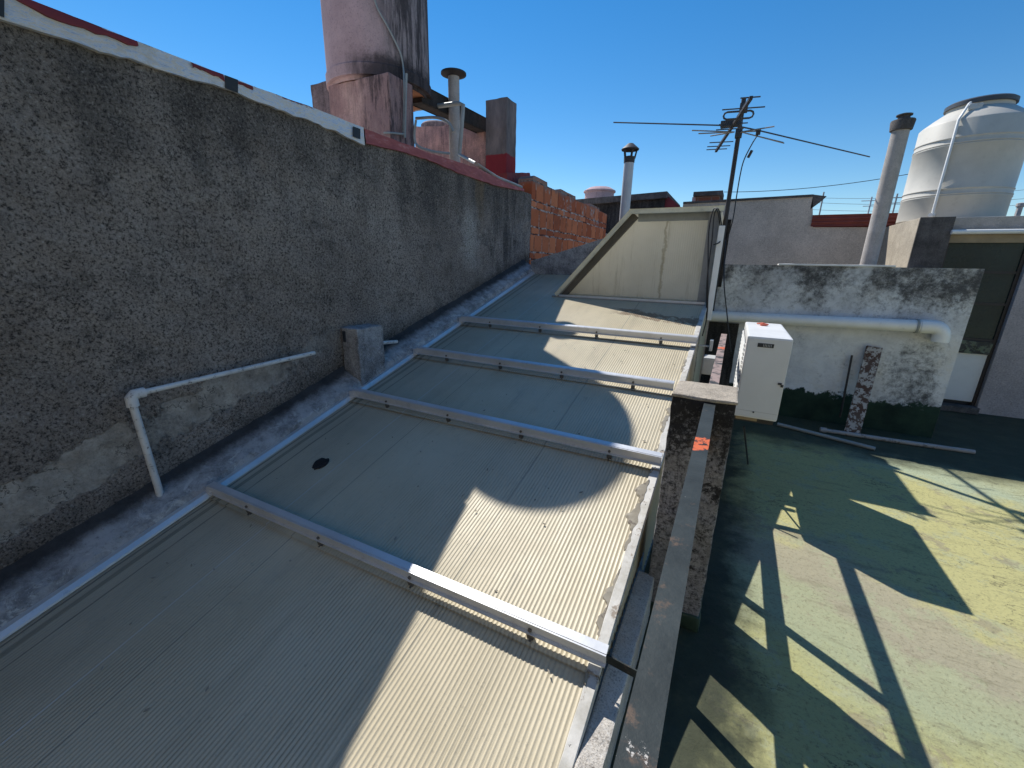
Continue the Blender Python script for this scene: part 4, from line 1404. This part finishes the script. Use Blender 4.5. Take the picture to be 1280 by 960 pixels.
# boxes and cables in the gap between roof and railing
mb = MB()
c = at(1, 3.45, 888, 452)
mb = MB()
mb.box((c.x - 0.05, c.y - 0.02, c.z - 0.10), (c.x + 0.03, c.y + 0.12, c.z + 0.03), 0.006)
print('jb', c)
tag(mb.build('junction_box', 'box_grey'), 'grey junction box in the dark gap beside the rusty rail', 'junction box')
c = at(1, 3.8, 886, 432)
mb = MB()
mb.box((XR + 0.002, c.y - 0.012, c.z - 0.012), (c.x + 0.03, c.y + 0.012, c.z), 0.002)
mb.box((c.x + 0.005, c.y - 0.03, c.z - 0.04), (c.x + 0.03, c.y + 0.03, c.z + 0.05), 0.004)
tag(mb.build('wall_bracket', 'box_grey'), 'pale bracket sticking out of the ribbed side above the junction box', 'bracket')
for k, (xa_, ya_, za_, xb_, yb_, zb_, lab) in enumerate(((XR + 0.004, 2.25, 0.42, -0.03, 2.55, 0.35, 'slack black cable lowest in the gap behind the pale topped pier'),
                                                    (XR + 0.004, 2.5, 0.5, -0.04, 2.75, 0.42, 'slack black cable below the junction box in the gap'),
                                                    (XR + 0.004, 3.0, 0.62, 0.08, 2.93, 0.60, 'slack black cable crossing to the air conditioner'))):
    mb = MB()
    mb.tube(sag((xa_, ya_, za_), (xb_, yb_, zb_), 0.08 + 0.02 * k), 0.006, 7)
    tag(mb.build('slack_cable', 'black_rubber', smooth=True), lab, 'cable', 'slack cables in the gap')

# ------------------------------------------------------------------ wall across the terrace
tw = thing('terrace_wall', 'low mouldy whitewashed wall across the terrace with a green painted foot', 'wall', (0.8, YW + 0.08, 0))
ztw = 1.5315
xtw = 1.845
mb = MB()
rows = []
for j in range(51):
    z = -0.05 + (ztw + 0.05) * j / 50
    row = []
    for i in range(71):
        x = -0.195 + (xtw + 0.195) * i / 70
        p = Vector((x, 0, z))
        bulge = 0.012 * max(0, min(1, (0.30 - z + 0.06 * mnoise.noise(p * 5)) * 30))
        row.append((x, YW - 0.006 * mnoise.noise(p * 4) - 0.004 * mnoise.noise(p * 15) - bulge, z))
    rows.append(row)
mb.quadmesh(rows)
mb.box((-0.195, YW + 0.012, -0.3), (xtw, YH - 0.004, ztw - 0.002), 0.004)  # unseen depth back to the house, made thick to shade the floor by the door
mb.build('wall_body', 'whitewash', tw, smooth=True)
mb = MB()
c0, c1 = at(1, YW, 973, 333), at(1, YW, 1119, 335)
mb.box((c0.x, YW - 0.012, ztw + 0.001), (c1.x, YW + 0.16, ztw + 0.016), 0.003)
mb.rough(0.05, 0.003, 12, 2)
mb.build('white_coping', 'white_paint', tw)

mb = MB()  # dark sheet added for the deep shade of the recess behind the railing
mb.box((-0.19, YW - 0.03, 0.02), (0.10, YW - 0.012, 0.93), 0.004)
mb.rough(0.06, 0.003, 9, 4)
tag(mb.build('recess_shade_panel', 'soot_and_shade_render'), 'dark panel standing in for the shade low on the wall at the far end of the railing', 'panel')

# leaning pieces and pipes on the floor
yl = YW - 0.03
a, b = at(1, yl, 1093, 434), at(2, 0.0, 1064, 544)
print('plank', a, b)
mb = MB()
mb.beam(b, a, 0.115, 0.018, (0, -1, 0.2), 0.003)
mb.rough(0.04, 0.002, 14, 3)
tag(mb.build('rusty_plank', 'rusty_board'), 'flaking rusty plank leaning upright against the whitewashed wall', 'plank')
a, b = at(1, yl, 1065, 444), at(1, YW - 0.10, 1052, 512)
mb = MB()
mb.tube([b - Vector((0, 0, 0.08)), b, a], 0.009, 8)
tag(mb.build('thin_rod', 'black_steel'), 'thin dark rod leaning on the wall left of the rusty plank', 'rod')
a, b = at(2, 0.02, 1025, 537), at(2, 0.02, 1218, 565)
mb = MB()
mb.tube([a, a.lerp(b, 0.5) + Vector((0, -0.01, 0)), b], 0.019, 12)
mb.tube([a, a + (b - a).normalized() * 0.05], 0.026, 12)
tag(mb.build('floor_pipe', 'floor_pipe', smooth=True), 'long chipped pale pipe lying on the floor in front of the rusty plank', 'pipe')
a, b = at(2, 0.02, 972, 530), at(2, 0.02, 1094, 561)
mb = MB()
mb.tube([a, b], 0.017, 12)
tag(mb.build('floor_pipe', 'pipe_grey', smooth=True), 'shorter grey pipe lying on the floor right of the air conditioner', 'pipe')

# ------------------------------------------------------------------ neighbour house on the right
hx0_, hx1_, hx2_ = 1.665, 1.95, 2.585
hb = thing('neighbour_house', 'neighbouring flat roofed block with dark glazed door behind the terrace wall', 'house', (2.4, YH + 0.6, 0))
zr = 2.06
mb = MB()
mb.box((hx0_, YH + 0.012, -0.3), (hx1_, 7.75, zr - 0.003), 0.006)
mb.build('side_wall', 'pale_render', hb)
mb = MB()
mb.box((hx0_ + 0.003, YH, -0.3), (hx1_, YH + 0.011, zr - 0.001))
mb.build('corner_face', 'dark_render', hb)
mb = MB()
mb.box((hx1_ + 0.001, YH + 0.05, 1.93), (5.6, 7.75, zr - 0.004), 0.006)
mb.rough(0.09, 0.005, 8, 21)
mb.build('roof_slab', 'asbestos_grey', hb)
mb = MB()
mb.tube([(hx1_ - 0.01, YH - 0.02, 1.905), (5.6, YH - 0.02, 1.905)], 0.024, 12)
mb.build('gutter_pipe', 'white_pvc', hb, smooth=True)
mb = MB()
mb.box((hx1_ + 0.001, YH + 0.02, 1.80), (5.6, YH + 0.12, 1.885))
mb.build('lintel', 'ply_board', hb)
mb = MB()
mb.box((hx2_, YH + 0.004, -0.3), (5.6, YH + 0.2, 1.80), 0.006)
mb.build('front_wall', 'mauve_render', hb)
# door: dark steel frame, three panes, green sill, white lower panel
dr = MB()
for x in (hx1_ + 0.012, hx2_ - 0.018):
    dr.box((x - 0.014, YH + 0.05, 0.0), (x + 0.014, YH + 0.09, 1.80))
zs_ = [at(1, YH + 0.07, 1215, y).z for y in (295, 340, 379, 424)]
print('panes', zs_)
for z in zs_:
    dr.box((hx1_ + 0.026, YH + 0.052, z - 0.014), (hx2_ - 0.032, YH + 0.088, z + 0.014))
door = dr.build('door', 'black_steel', hb)
for za, zb in zip(zs_[1:], zs_):
    mb = MB()
    mb.box((hx1_ + 0.026, YH + 0.066, za + 0.014), (hx2_ - 0.032, YH + 0.074, zb - 0.014))
    mb.build('pane', 'glass', door)
zsill = at(1, YH + 0.07, 1200, 440).z
mb = MB()
mb.box((hx1_ + 0.026, YH + 0.03, zsill), (hx2_ - 0.032, YH + 0.1, zs_[-1] - 0.014))
mb.rough(0.03, 0.008, 12, 8)
peeling('flaking_green', (0.16, 0.19, 0.12), (0.05, 0.05, 0.04), 0.42, 0.5, 16)
mb.build('sill', 'flaking_green', door)
zlow = at(1, YH + 0.07, 1195, 500).z
mb = MB()
xm = (hx1_ + hx2_) / 2
mb.box((hx1_ + 0.028, YH + 0.058, zlow), (xm - 0.006, YH + 0.085, zsill - 0.004), 0.003)
mb.box((xm + 0.006, YH + 0.058, zlow), (hx2_ - 0.034, YH + 0.085, zsill - 0.004), 0.003)
mb.build('lower_panel', 'white_paint', door)
mb = MB()
mb.box((hx1_ + 0.026, YH + 0.09, 0.0), (hx2_ - 0.03, YH + 0.2, zlow))
mb.box((hx1_ + 0.026, YH + 0.1, zlow), (hx2_ - 0.03, YH + 0.2, 1.80))
mb.build('dark_interior', 'slot_black', door)
mb = MB()
mb.box((hx1_ + 0.02, YH - 0.1, 0.0), (hx2_ - 0.01, YH + 0.045, 0.07), 0.01)
mb.rough(0.05, 0.006, 9, 3)
mb.build('step', 'dark_render', door)

# white plastic water tank on its roof
c = (2.15, 7.18)
r_, zb_, zt_ = 0.465, zr, 3.10
wt = thing('water_tank', 'white plastic water tank with a dark lid on the roof at right', 'water tank', (c[0], c[1], zb_))
prof = [(r_ - 0.02, zb_), (r_, zb_ + 0.02)]
def rib(z):
    return [(r_, z - 0.022), (r_ + 0.006, z - 0.014), (r_ + 0.006, z - 0.007), (r_ - 0.001, z), (r_ + 0.006, z + 0.007), (r_ + 0.006, z + 0.014), (r_, z + 0.022)]
z1_, z2_ = zb_ + 0.27, zb_ + 0.79
prof += rib(z1_) + rib(z1_ + 0.055)[3:] + rib(z2_) + rib(z2_ + 0.055)[3:]
prof += [(r_, zt_ - 0.015), (r_ - 0.012, zt_), (r_ - 0.10, zt_ + 0.075), (0.285, zt_ + 0.135), (0.27, zt_ + 0.14), (0.27, zt_ + 0.19), (0.1, zt_ + 0.19)]
mb = MB()
mb.lathe(prof, c, 72)
mb.build('tank_body', 'tank_white', wt, smooth=True)
mb = MB()
mb.lathe([(0.26, zt_ + 0.175), (0.292, zt_ + 0.175), (0.292, zt_ + 0.215), (0.27, zt_ + 0.23), (0.08, zt_ + 0.245), (0.03, zt_ + 0.265), (0.01, zt_ + 0.265)], c, 48)
mb.build('lid', 'lid_dark', wt, smooth=True)
mb = MB()
ang = math.atan2(-c[1], -c[0]) - 0.28
ux, uy = math.cos(ang), math.sin(ang)
def tp_(rad, z):
    return (c[0] + ux * rad, c[1] + uy * rad, z)
mb.tube([tp_(r_ + 0.03, zb_ + 0.03), tp_(r_ + 0.03, zt_ - 0.02), tp_(0.33, zt_ + 0.16), tp_(0.30, zt_ + 0.175)], 0.013, 10)
mb.tube([tp_(r_ - 0.03, zb_ + 0.06), tp_(r_ + 0.08, zb_ + 0.06)], 0.022, 10)
mb.build('fill_pipe', 'white_paint', wt, smooth=True)
mb = MB()
mb.box((c[0] + ux * 0.34 + 0.0, c[1] + uy * 0.34 - 0.03, zt_ + 0.09), (c[0] + ux * 0.34 + 0.11, c[1] + uy * 0.34 + 0.03, zt_ + 0.15), 0.01)
mb.rough(0.02, 0.008, 20, 3)
mb.build('float_valve', 'box_grey', wt)

# grey flue in front of the house
yc_ = 5.7
cb, ct = at(1, yc_, 1085, 330), at(1, yc_, 1131, 143)
fl = thing('cement_flue', 'tall grey cement flue pipe with a cowl in front of the white tank', 'flue', (cb.x, yc_, -0.3))
mb = MB()
mb.lathe([(0.068, -0.3), (0.068, ct.z - 0.12)], (cb.x, yc_), 24)
mb.build('pipe', 'asbestos_grey', fl, smooth=True)
mb = MB()
zc = ct.z
mb.lathe([(0.07, zc - 0.14), (0.085, zc - 0.135), (0.094, zc - 0.06), (0.09, zc - 0.05), (0.05, zc - 0.045), (0.045, zc - 0.02), (0.062, zc - 0.012), (0.062, zc - 0.002), (0.02, zc + 0.01)], (cb.x, yc_), 24)
mb.build('cowl', 'dark_render', fl, smooth=True)

# ------------------------------------------------------------------ antenna
ym = YW - 0.05
mt = at(1, ym, 930, 123)
an = thing('television_antenna', 'rusty television antenna on a dark mast clamped to the wall corner', 'antenna', (mt.x, ym, 1.0))
mb = MB()
mb.tube([(mt.x, ym, 1.02), (mt.x, ym, mt.z)], 0.021, 12)
mb.build('mast', 'black_steel', an, smooth=True)
zb0 = at(1, ym, 924, 165).z
A0, A1 = at(2, zb0, 939, 122), at(2, zb0, 895, 189)
print('antenna', mt, zb0, A0, A1)
bd = (A1 - A0).normalized()
el = Vector((bd.y, -bd.x, 0))
if el.x < 0:
    el = -el
# the boom passes just behind the mast
b0 = Vector((mt.x, ym + 0.035, zb0))
La, Lb = 0.62, 0.95
mb = MB()
mb.beam(A0, A1, 0.024, 0.024, (0, 0, 1))
mb.build('boom', 'black_steel', an)
LB = (A1 - A0).length
def elem(f, half, dz=0.012, r=0.005):
    p = A0.lerp(A1, f) + Vector((0, 0, dz))
    mb.tube([p - el * half, p + el * half], r, 6)
for f, h in ((0.02, 0.07), (0.17, 0.16), (0.42, 0.12), (0.52, 0.12), (0.80, 0.115), (0.90, 0.115), (0.98, 0.105)):
    mb = MB()
    elem(f, h)
    mb.build('director', 'antenna_dark', an)
mb = MB()
p = A0.lerp(A1, 0.29) + Vector((0, 0, 0.02))
up_ = Vector((0, 0, 1))
loop = [p - up_ * 0.028, p + el * 0.09 - up_ * 0.028] + [p + el * (0.09 + 0.028 * math.sin(t)) - up_ * 0.028 * math.cos(t) for t in (0.8, 1.57, 2.3)] + [p + el * 0.09 + up_ * 0.028, p - el * 0.09 + up_ * 0.028] + [p - el * (0.09 + 0.028 * math.sin(t)) + up_ * 0.028 * math.cos(t) for t in (0.8, 1.57, 2.3)] + [p - el * 0.09 - up_ * 0.028, p - up_ * 0.028]
mb.tube(loop, 0.008, 8)
mb.build('folded_dipole', 'antenna_dark', an, smooth=True)
hub = at(2, zb0, 914, 157)
mb = MB()
mb.box((hub.x - 0.09, hub.y - 0.04, zb0 - 0.01), (mt.x + 0.02, hub.y + 0.04, zb0 + 0.04), 0.006)
mb.build('balun_box', 'antenna_dark', an)
mb = MB()
tipl = at(1, ym + 0.1, 767, 153)
tipr = at(2, zb0 + 0.0, 1087, 196)
mb.tube([hub, tipl], 0.0065, 8)
mb.tube([hub + Vector((0.02, 0, 0)), at(2, zb0, 948, 163), tipr], 0.0065, 8)
mb.build('long_dipole', 'antenna_dark', an)
for (x, y) in ((865, 163), (873, 167), (888, 170), (968, 158), (945, 164), (980, 179), (979, 178)):
    q = at(2, zb0 - 0.01, x, y)
    mb = MB()
    mb.tube([at(2, zb0 - 0.01, 918 if x < 920 else 926, 165), q], 0.0055, 6)
    mb.build('short_dipole', 'antenna_metal', an)
mb = MB()
p = at(2, zb0, 948, 164)
mb.box((p.x - 0.02, p.y - 0.02, p.z - 0.03), (p.x + 0.02, p.y + 0.02, p.z + 0.02), 0.004)
mb.build('clamp', 'antenna_dark', an)
mb = MB()
mb.box((mt.x - 0.03, ym - 0.03, zb0 - 0.05), (mt.x + 0.03, ym + 0.03, zb0 + 0.02), 0.005)
mb.build('clamp', 'antenna_dark', an)
mb = MB()
mb.box((mt.x - 0.025, ym - 0.028, mt.z - 0.12), (mt.x + 0.045, ym + 0.028, mt.z - 0.04), 0.006)
mb.build('clamp', 'antenna_dark', an)
mb = MB()
pts = [p - Vector((0, 0, 0.03))] + [at(1, ym - 0.02, x, y) for x, y in ((940, 180), (930, 200), (925, 220), (920, 250), (916, 275), (909, 300))]
mb.tube(spline(pts, 6), 0.0055, 7)
mb.build('coax_lead', 'black_rubber', an, smooth=True)
mb = MB()
q = at(1, ym - 0.04, 940, 188)
q2 = at(1, ym - 0.04, 935, 197)
mb.tube([q, q2], 0.013, 8)
mb.build('lead_joint', 'black_rubber', an)
# dark post carrying the mast and the cables on the dormer corner
c = at(1, YW - 0.02, 906, 290)
mb = MB()
mb.box((c.x - 0.035, YW - 0.025, 1.30), (c.x + 0.045, YW + 0.02, c.z + 0.12), 0.004)
tag(mb.build('mast_board', 'black_timber'), 'dark upright board behind the foot of the antenna mast', 'board')
for shape, lab in ((((902, 300), (898, 268), (892, 262), (886, 290), (885, 340), (884, 392), (878, 420)), 'black cable in the widest loop over the right corner of the dormer'),
                   (((905, 305), (899, 264), (893, 268), (890, 300), (884, 350), (883, 400)), 'black cable hanging inside the widest loop on the dormer corner'),
                   (((907, 300), (905, 350), (909, 395), (912, 425), (914, 440)), 'black cable dropping from the mast foot past the drain pipe'),
                   (((902, 290), (900, 302), (892, 306)), 'short black cable end hooked under the dormer corner')):
    pts = [at(1, 4.28, x, y) if i else at(1, 4.6, x, y) for i, (x, y) in enumerate(shape)]
    mb = MB()
    mb.tube(spline(pts, 6), 0.0052, 7)
    tag(mb.build('looped_cable', 'black_rubber', smooth=True), lab, 'cable', 'cables at the dormer corner')

# ------------------------------------------------------------------ roofs and walls farther off
fw = thing('party_wall', 'tall plain grey rendered wall beyond the terrace behind the antenna', 'wall', (0.6, 7.6, 0))
mb = MB()
q = [at(1, 7.5, x, y) for x, y in ((880, 254), (1016, 246), (1016, 284), (1145, 284))]
mb.prism([Vector((q[0].x - 0.3, 7.5, -1)), Vector((q[0].x - 0.3, 7.5, q[0].z)), q[1], q[2], Vector((q[3].x, 7.5, q[2].z - 0.02)), Vector((q[3].x, 7.5, -1))], (0, 0.22, 0))
mb.build('wall_body', 'grey_render', fw)
mb = MB()
mb.prism([q[0] + Vector((-0.3, -0.02, 0.001)), q[1] + Vector((0, -0.02, 0.001)), q[1] + Vector((0.0, -0.02, 0.03)), q[0] + Vector((-0.3, -0.02, 0.03))], (0, 0.28, 0))
mb.prism([q[1] + Vector((0, 0.0, 0.03)), q[1] + Vector((0.16, 0.0, 0.0)), q[1] + Vector((0.12, 0.0, -0.05)), q[1] + Vector((0.0, 0.0, -0.16))], (0, 0.25, 0))
mb.build('wall_cap', 'dark_render', fw)
mb = MB()
z_ = at(1, 7.55, 1050, 283).z
z2 = at(1, 8.6, 1050, 268).z
xa, xb = at(1, 7.55, 1014, 275).x, at(1, 7.55, 1150, 275).x
rows = [[], []]
for i in range(121):
    x = xa + (xb - xa) * i / 120
    rows[0].append((x, 7.48, z_ - 0.0))
    rows[1].append((x, 8.8, z2 + 0.04))
z3 = at(1, 7.48, 1050, 268).z
rows = []
for j in range(25):
    f = j / 24
    rows.append([(xa, 7.485 - 0.018 * (0.5 + 0.5 * math.cos(f * 6 * math.pi)), z_ + (z3 - z_) * f), (xb + 0.6, 7.485 - 0.018 * (0.5 + 0.5 * math.cos(f * 6 * math.pi)), z_ + (z3 - z_) * f)])
rows.append([(xa, 8.8, z3 + 0.1), (xb + 0.6, 8.8, z3 + 0.1)])
rows.append([(xa, 8.8, z_), (xb + 0.6, 8.8, z_)])
mb.quadmesh(rows)
tag(mb.build('metal_roof', 'red_metal'), 'low rust red corrugated metal roof edge beyond the grey wall', 'roof')

ys_ = 10.5
sh = thing('roof_shed', 'soot black rendered shed with sloping roof edge beyond the brick wall', 'shed', (-3, ys_ + 1, 0))
q = [at(1, ys_, x, y) for x, y in ((715, 252), (832, 242), (842, 300), (715, 300))]
q[2].x = q[1].x
mb = MB()
mb.prism([q[0], q[1], Vector((q[1].x, ys_, -1)), Vector((q[0].x, ys_, -1))], (0, 2.2, 0))
mb.build('wall', 'soot_and_shade_render', sh)
g = at(1, ys_ + 0.05, 862, 268)
mb = MB()
mb.prism([q[1] + Vector((0.003, 0.05, -0.01)), Vector((g.x, ys_ + 0.05, g.z)), Vector((g.x, ys_ + 0.05, -1)), Vector((q[1].x + 0.003, ys_ + 0.05, -1))], (0, 2.0, 0))
mb.build('red_gable', 'red_coat', sh)
t0, t1 = at(1, ys_ - 0.1, 712, 250), at(1, ys_ - 0.1, 834, 239)
mb = MB()
mb.prism([t0, t1, t1 - Vector((0, 0, 0.13)), t0 - Vector((0, 0, 0.13))], (0, 2.4, 0))
mb.build('roof_slab', 'dark_render', sh)
c = at(1, 13, 749, 246)
mb = MB()
mb.lathe([(0.42, c.z - 1.2), (0.42, c.z + 0.10), (0.46, c.z + 0.11), (0.46, c.z + 0.15), (0.3, c.z + 0.24), (0.05, c.z + 0.27)], (c.x, 13), 32)
tag(mb.build('far_tank', 'pink_concrete', smooth=True), 'small pale pink round tank showing above the soot black shed', 'water tank')

yf_ = 7.0
c0, c1 = at(1, yf_, 780, 262), at(1, yf_, 788, 198)
wf = thing('white_flue', 'white flue pipe with a dark conical cowl rising behind the dormer', 'flue', (c0.x, yf_, 0.5))
mb = MB()
xm_ = (c0.x + c1.x) / 2
mb.lathe([(0.073, 0.5), (0.073, c1.z + 0.01)], (xm_, yf_), 20)
mb.build('pipe', 'flue_white', wf, smooth=True)
mb = MB()
mb.lathe([(0.055, c1.z - 0.07), (0.078, c1.z - 0.06), (0.083, c1.z + 0.02), (0.05, c1.z + 0.03)], (xm_, yf_), 24)
for k in range(5):
    t = k * 2 * math.pi / 5 + 0.3
    mb.tube([(xm_ + 0.075 * math.cos(t), yf_ + 0.075 * math.sin(t), c1.z), (xm_ + 0.10 * math.cos(t), yf_ + 0.10 * math.sin(t), c1.z + 0.125)], 0.014, 6)
mb.lathe([(0.02, c1.z + 0.10), (0.125, c1.z + 0.11), (0.13, c1.z + 0.125), (0.04, c1.z + 0.2), (0.01, c1.z + 0.205)], (xm_, yf_), 24)
mb.build('cowl', 'black_steel', wf, smooth=True)

yk_ = 9.0
q0, q1 = at(1, yk_, 868, 262), at(1, yk_, 900, 240)
ch = thing('brick_chimney', 'squat brown brick chimney block with a dark slab just above the dormer', 'chimney', ((q0.x + q1.x) / 2, yk_ + 0.3, 0))
mb = MB()
mb.box((q0.x, yk_, 0.5), (q1.x, yk_ + 0.5, q1.z - 0.06))
mb.build('stack', 'chimney_brick', ch)
mb = MB()
mb.box((q0.x - 0.05, yk_ - 0.05, q1.z - 0.058), (q1.x + 0.05, yk_ + 0.55, q1.z + 0.02), 0.008)
mb.build('cap_slab', 'dark_render', ch)
mb = MB()
mb.box((q0.x - 0.065, yk_ + 0.02, 0.5), (q0.x - 0.002, yk_ + 0.45, q1.z - 0.06))
mb.build('pale_side', 'pink_concrete', ch)

# overhead wires and far aerials
mb = MB()
mb.tube(sag(at(1, 13, 905, 240), at(1, 13, 1145, 216), 0.10), 0.007, 6)
tag(mb.build('overhead_wire', 'black_rubber'), 'single dark overhead wire crossing the sky left of the white tank', 'wire')
for (y0_, y1_, wd) in ((247, 240, 'topmost'), (253, 252, 'middle'), (262, 259, 'lowest')):
    mb = MB()
    mb.tube(sag(at(1, 20, 1015, y0_), at(1, 20, 1330, y1_ - 8), 0.15), 0.006, 6)
    tag(mb.build('far_wire', 'cable_grey'), wd + ' of the three faint grey wires low over the far rooftops', 'wire', 'faint wires over the rooftops')
for (x, y0_, y1_, kind, lab) in ((1027, 272, 240, 'a', 'thin far pole just right of the tall grey wall'),
                                 (1087, 270, 246, 'b', 'pale far aerial pole with a short crossbar left of the cement flue'),
                                 (1119, 265, 242, 'b', 'dark far aerial with crossbars right of the cement flue'),
                                 (1273, 282, 256, 'c', 'grey pipe vent at the right edge beside the white tank')):
    yy = 16 if kind != 'c' else 9.5
    a, b = at(1, yy, x, y0_), at(1, yy, x + 3, y1_)
    a.x = b.x
    mb = MB()
    mb.tube([a - Vector((0, 0, 2)), b], 0.02 if kind != 'c' else 0.035, 8)
    if kind == 'b':
        for k in range(2):
            mb.tube([b - Vector((0.22 - 0.06 * k, 0, 0.1 + 0.14 * k)), b + Vector((0.22 - 0.06 * k, 0, -0.1 - 0.14 * k))], 0.011, 6)
    if kind == 'c':
        mb.lathe([(0.045, b.z - 0.03), (0.05, b.z - 0.02), (0.05, b.z + 0.02), (0.02, b.z + 0.03)], (b.x, b.y), 12)
    tag(mb.build({'a': 'far_pole', 'b': 'far_aerial', 'c': 'vent_pipe'}[kind], 'flue_white' if lab.startswith('pale') else 'asbestos_grey'), lab, {'a': 'pole', 'b': 'aerial', 'c': 'vent pipe'}[kind])
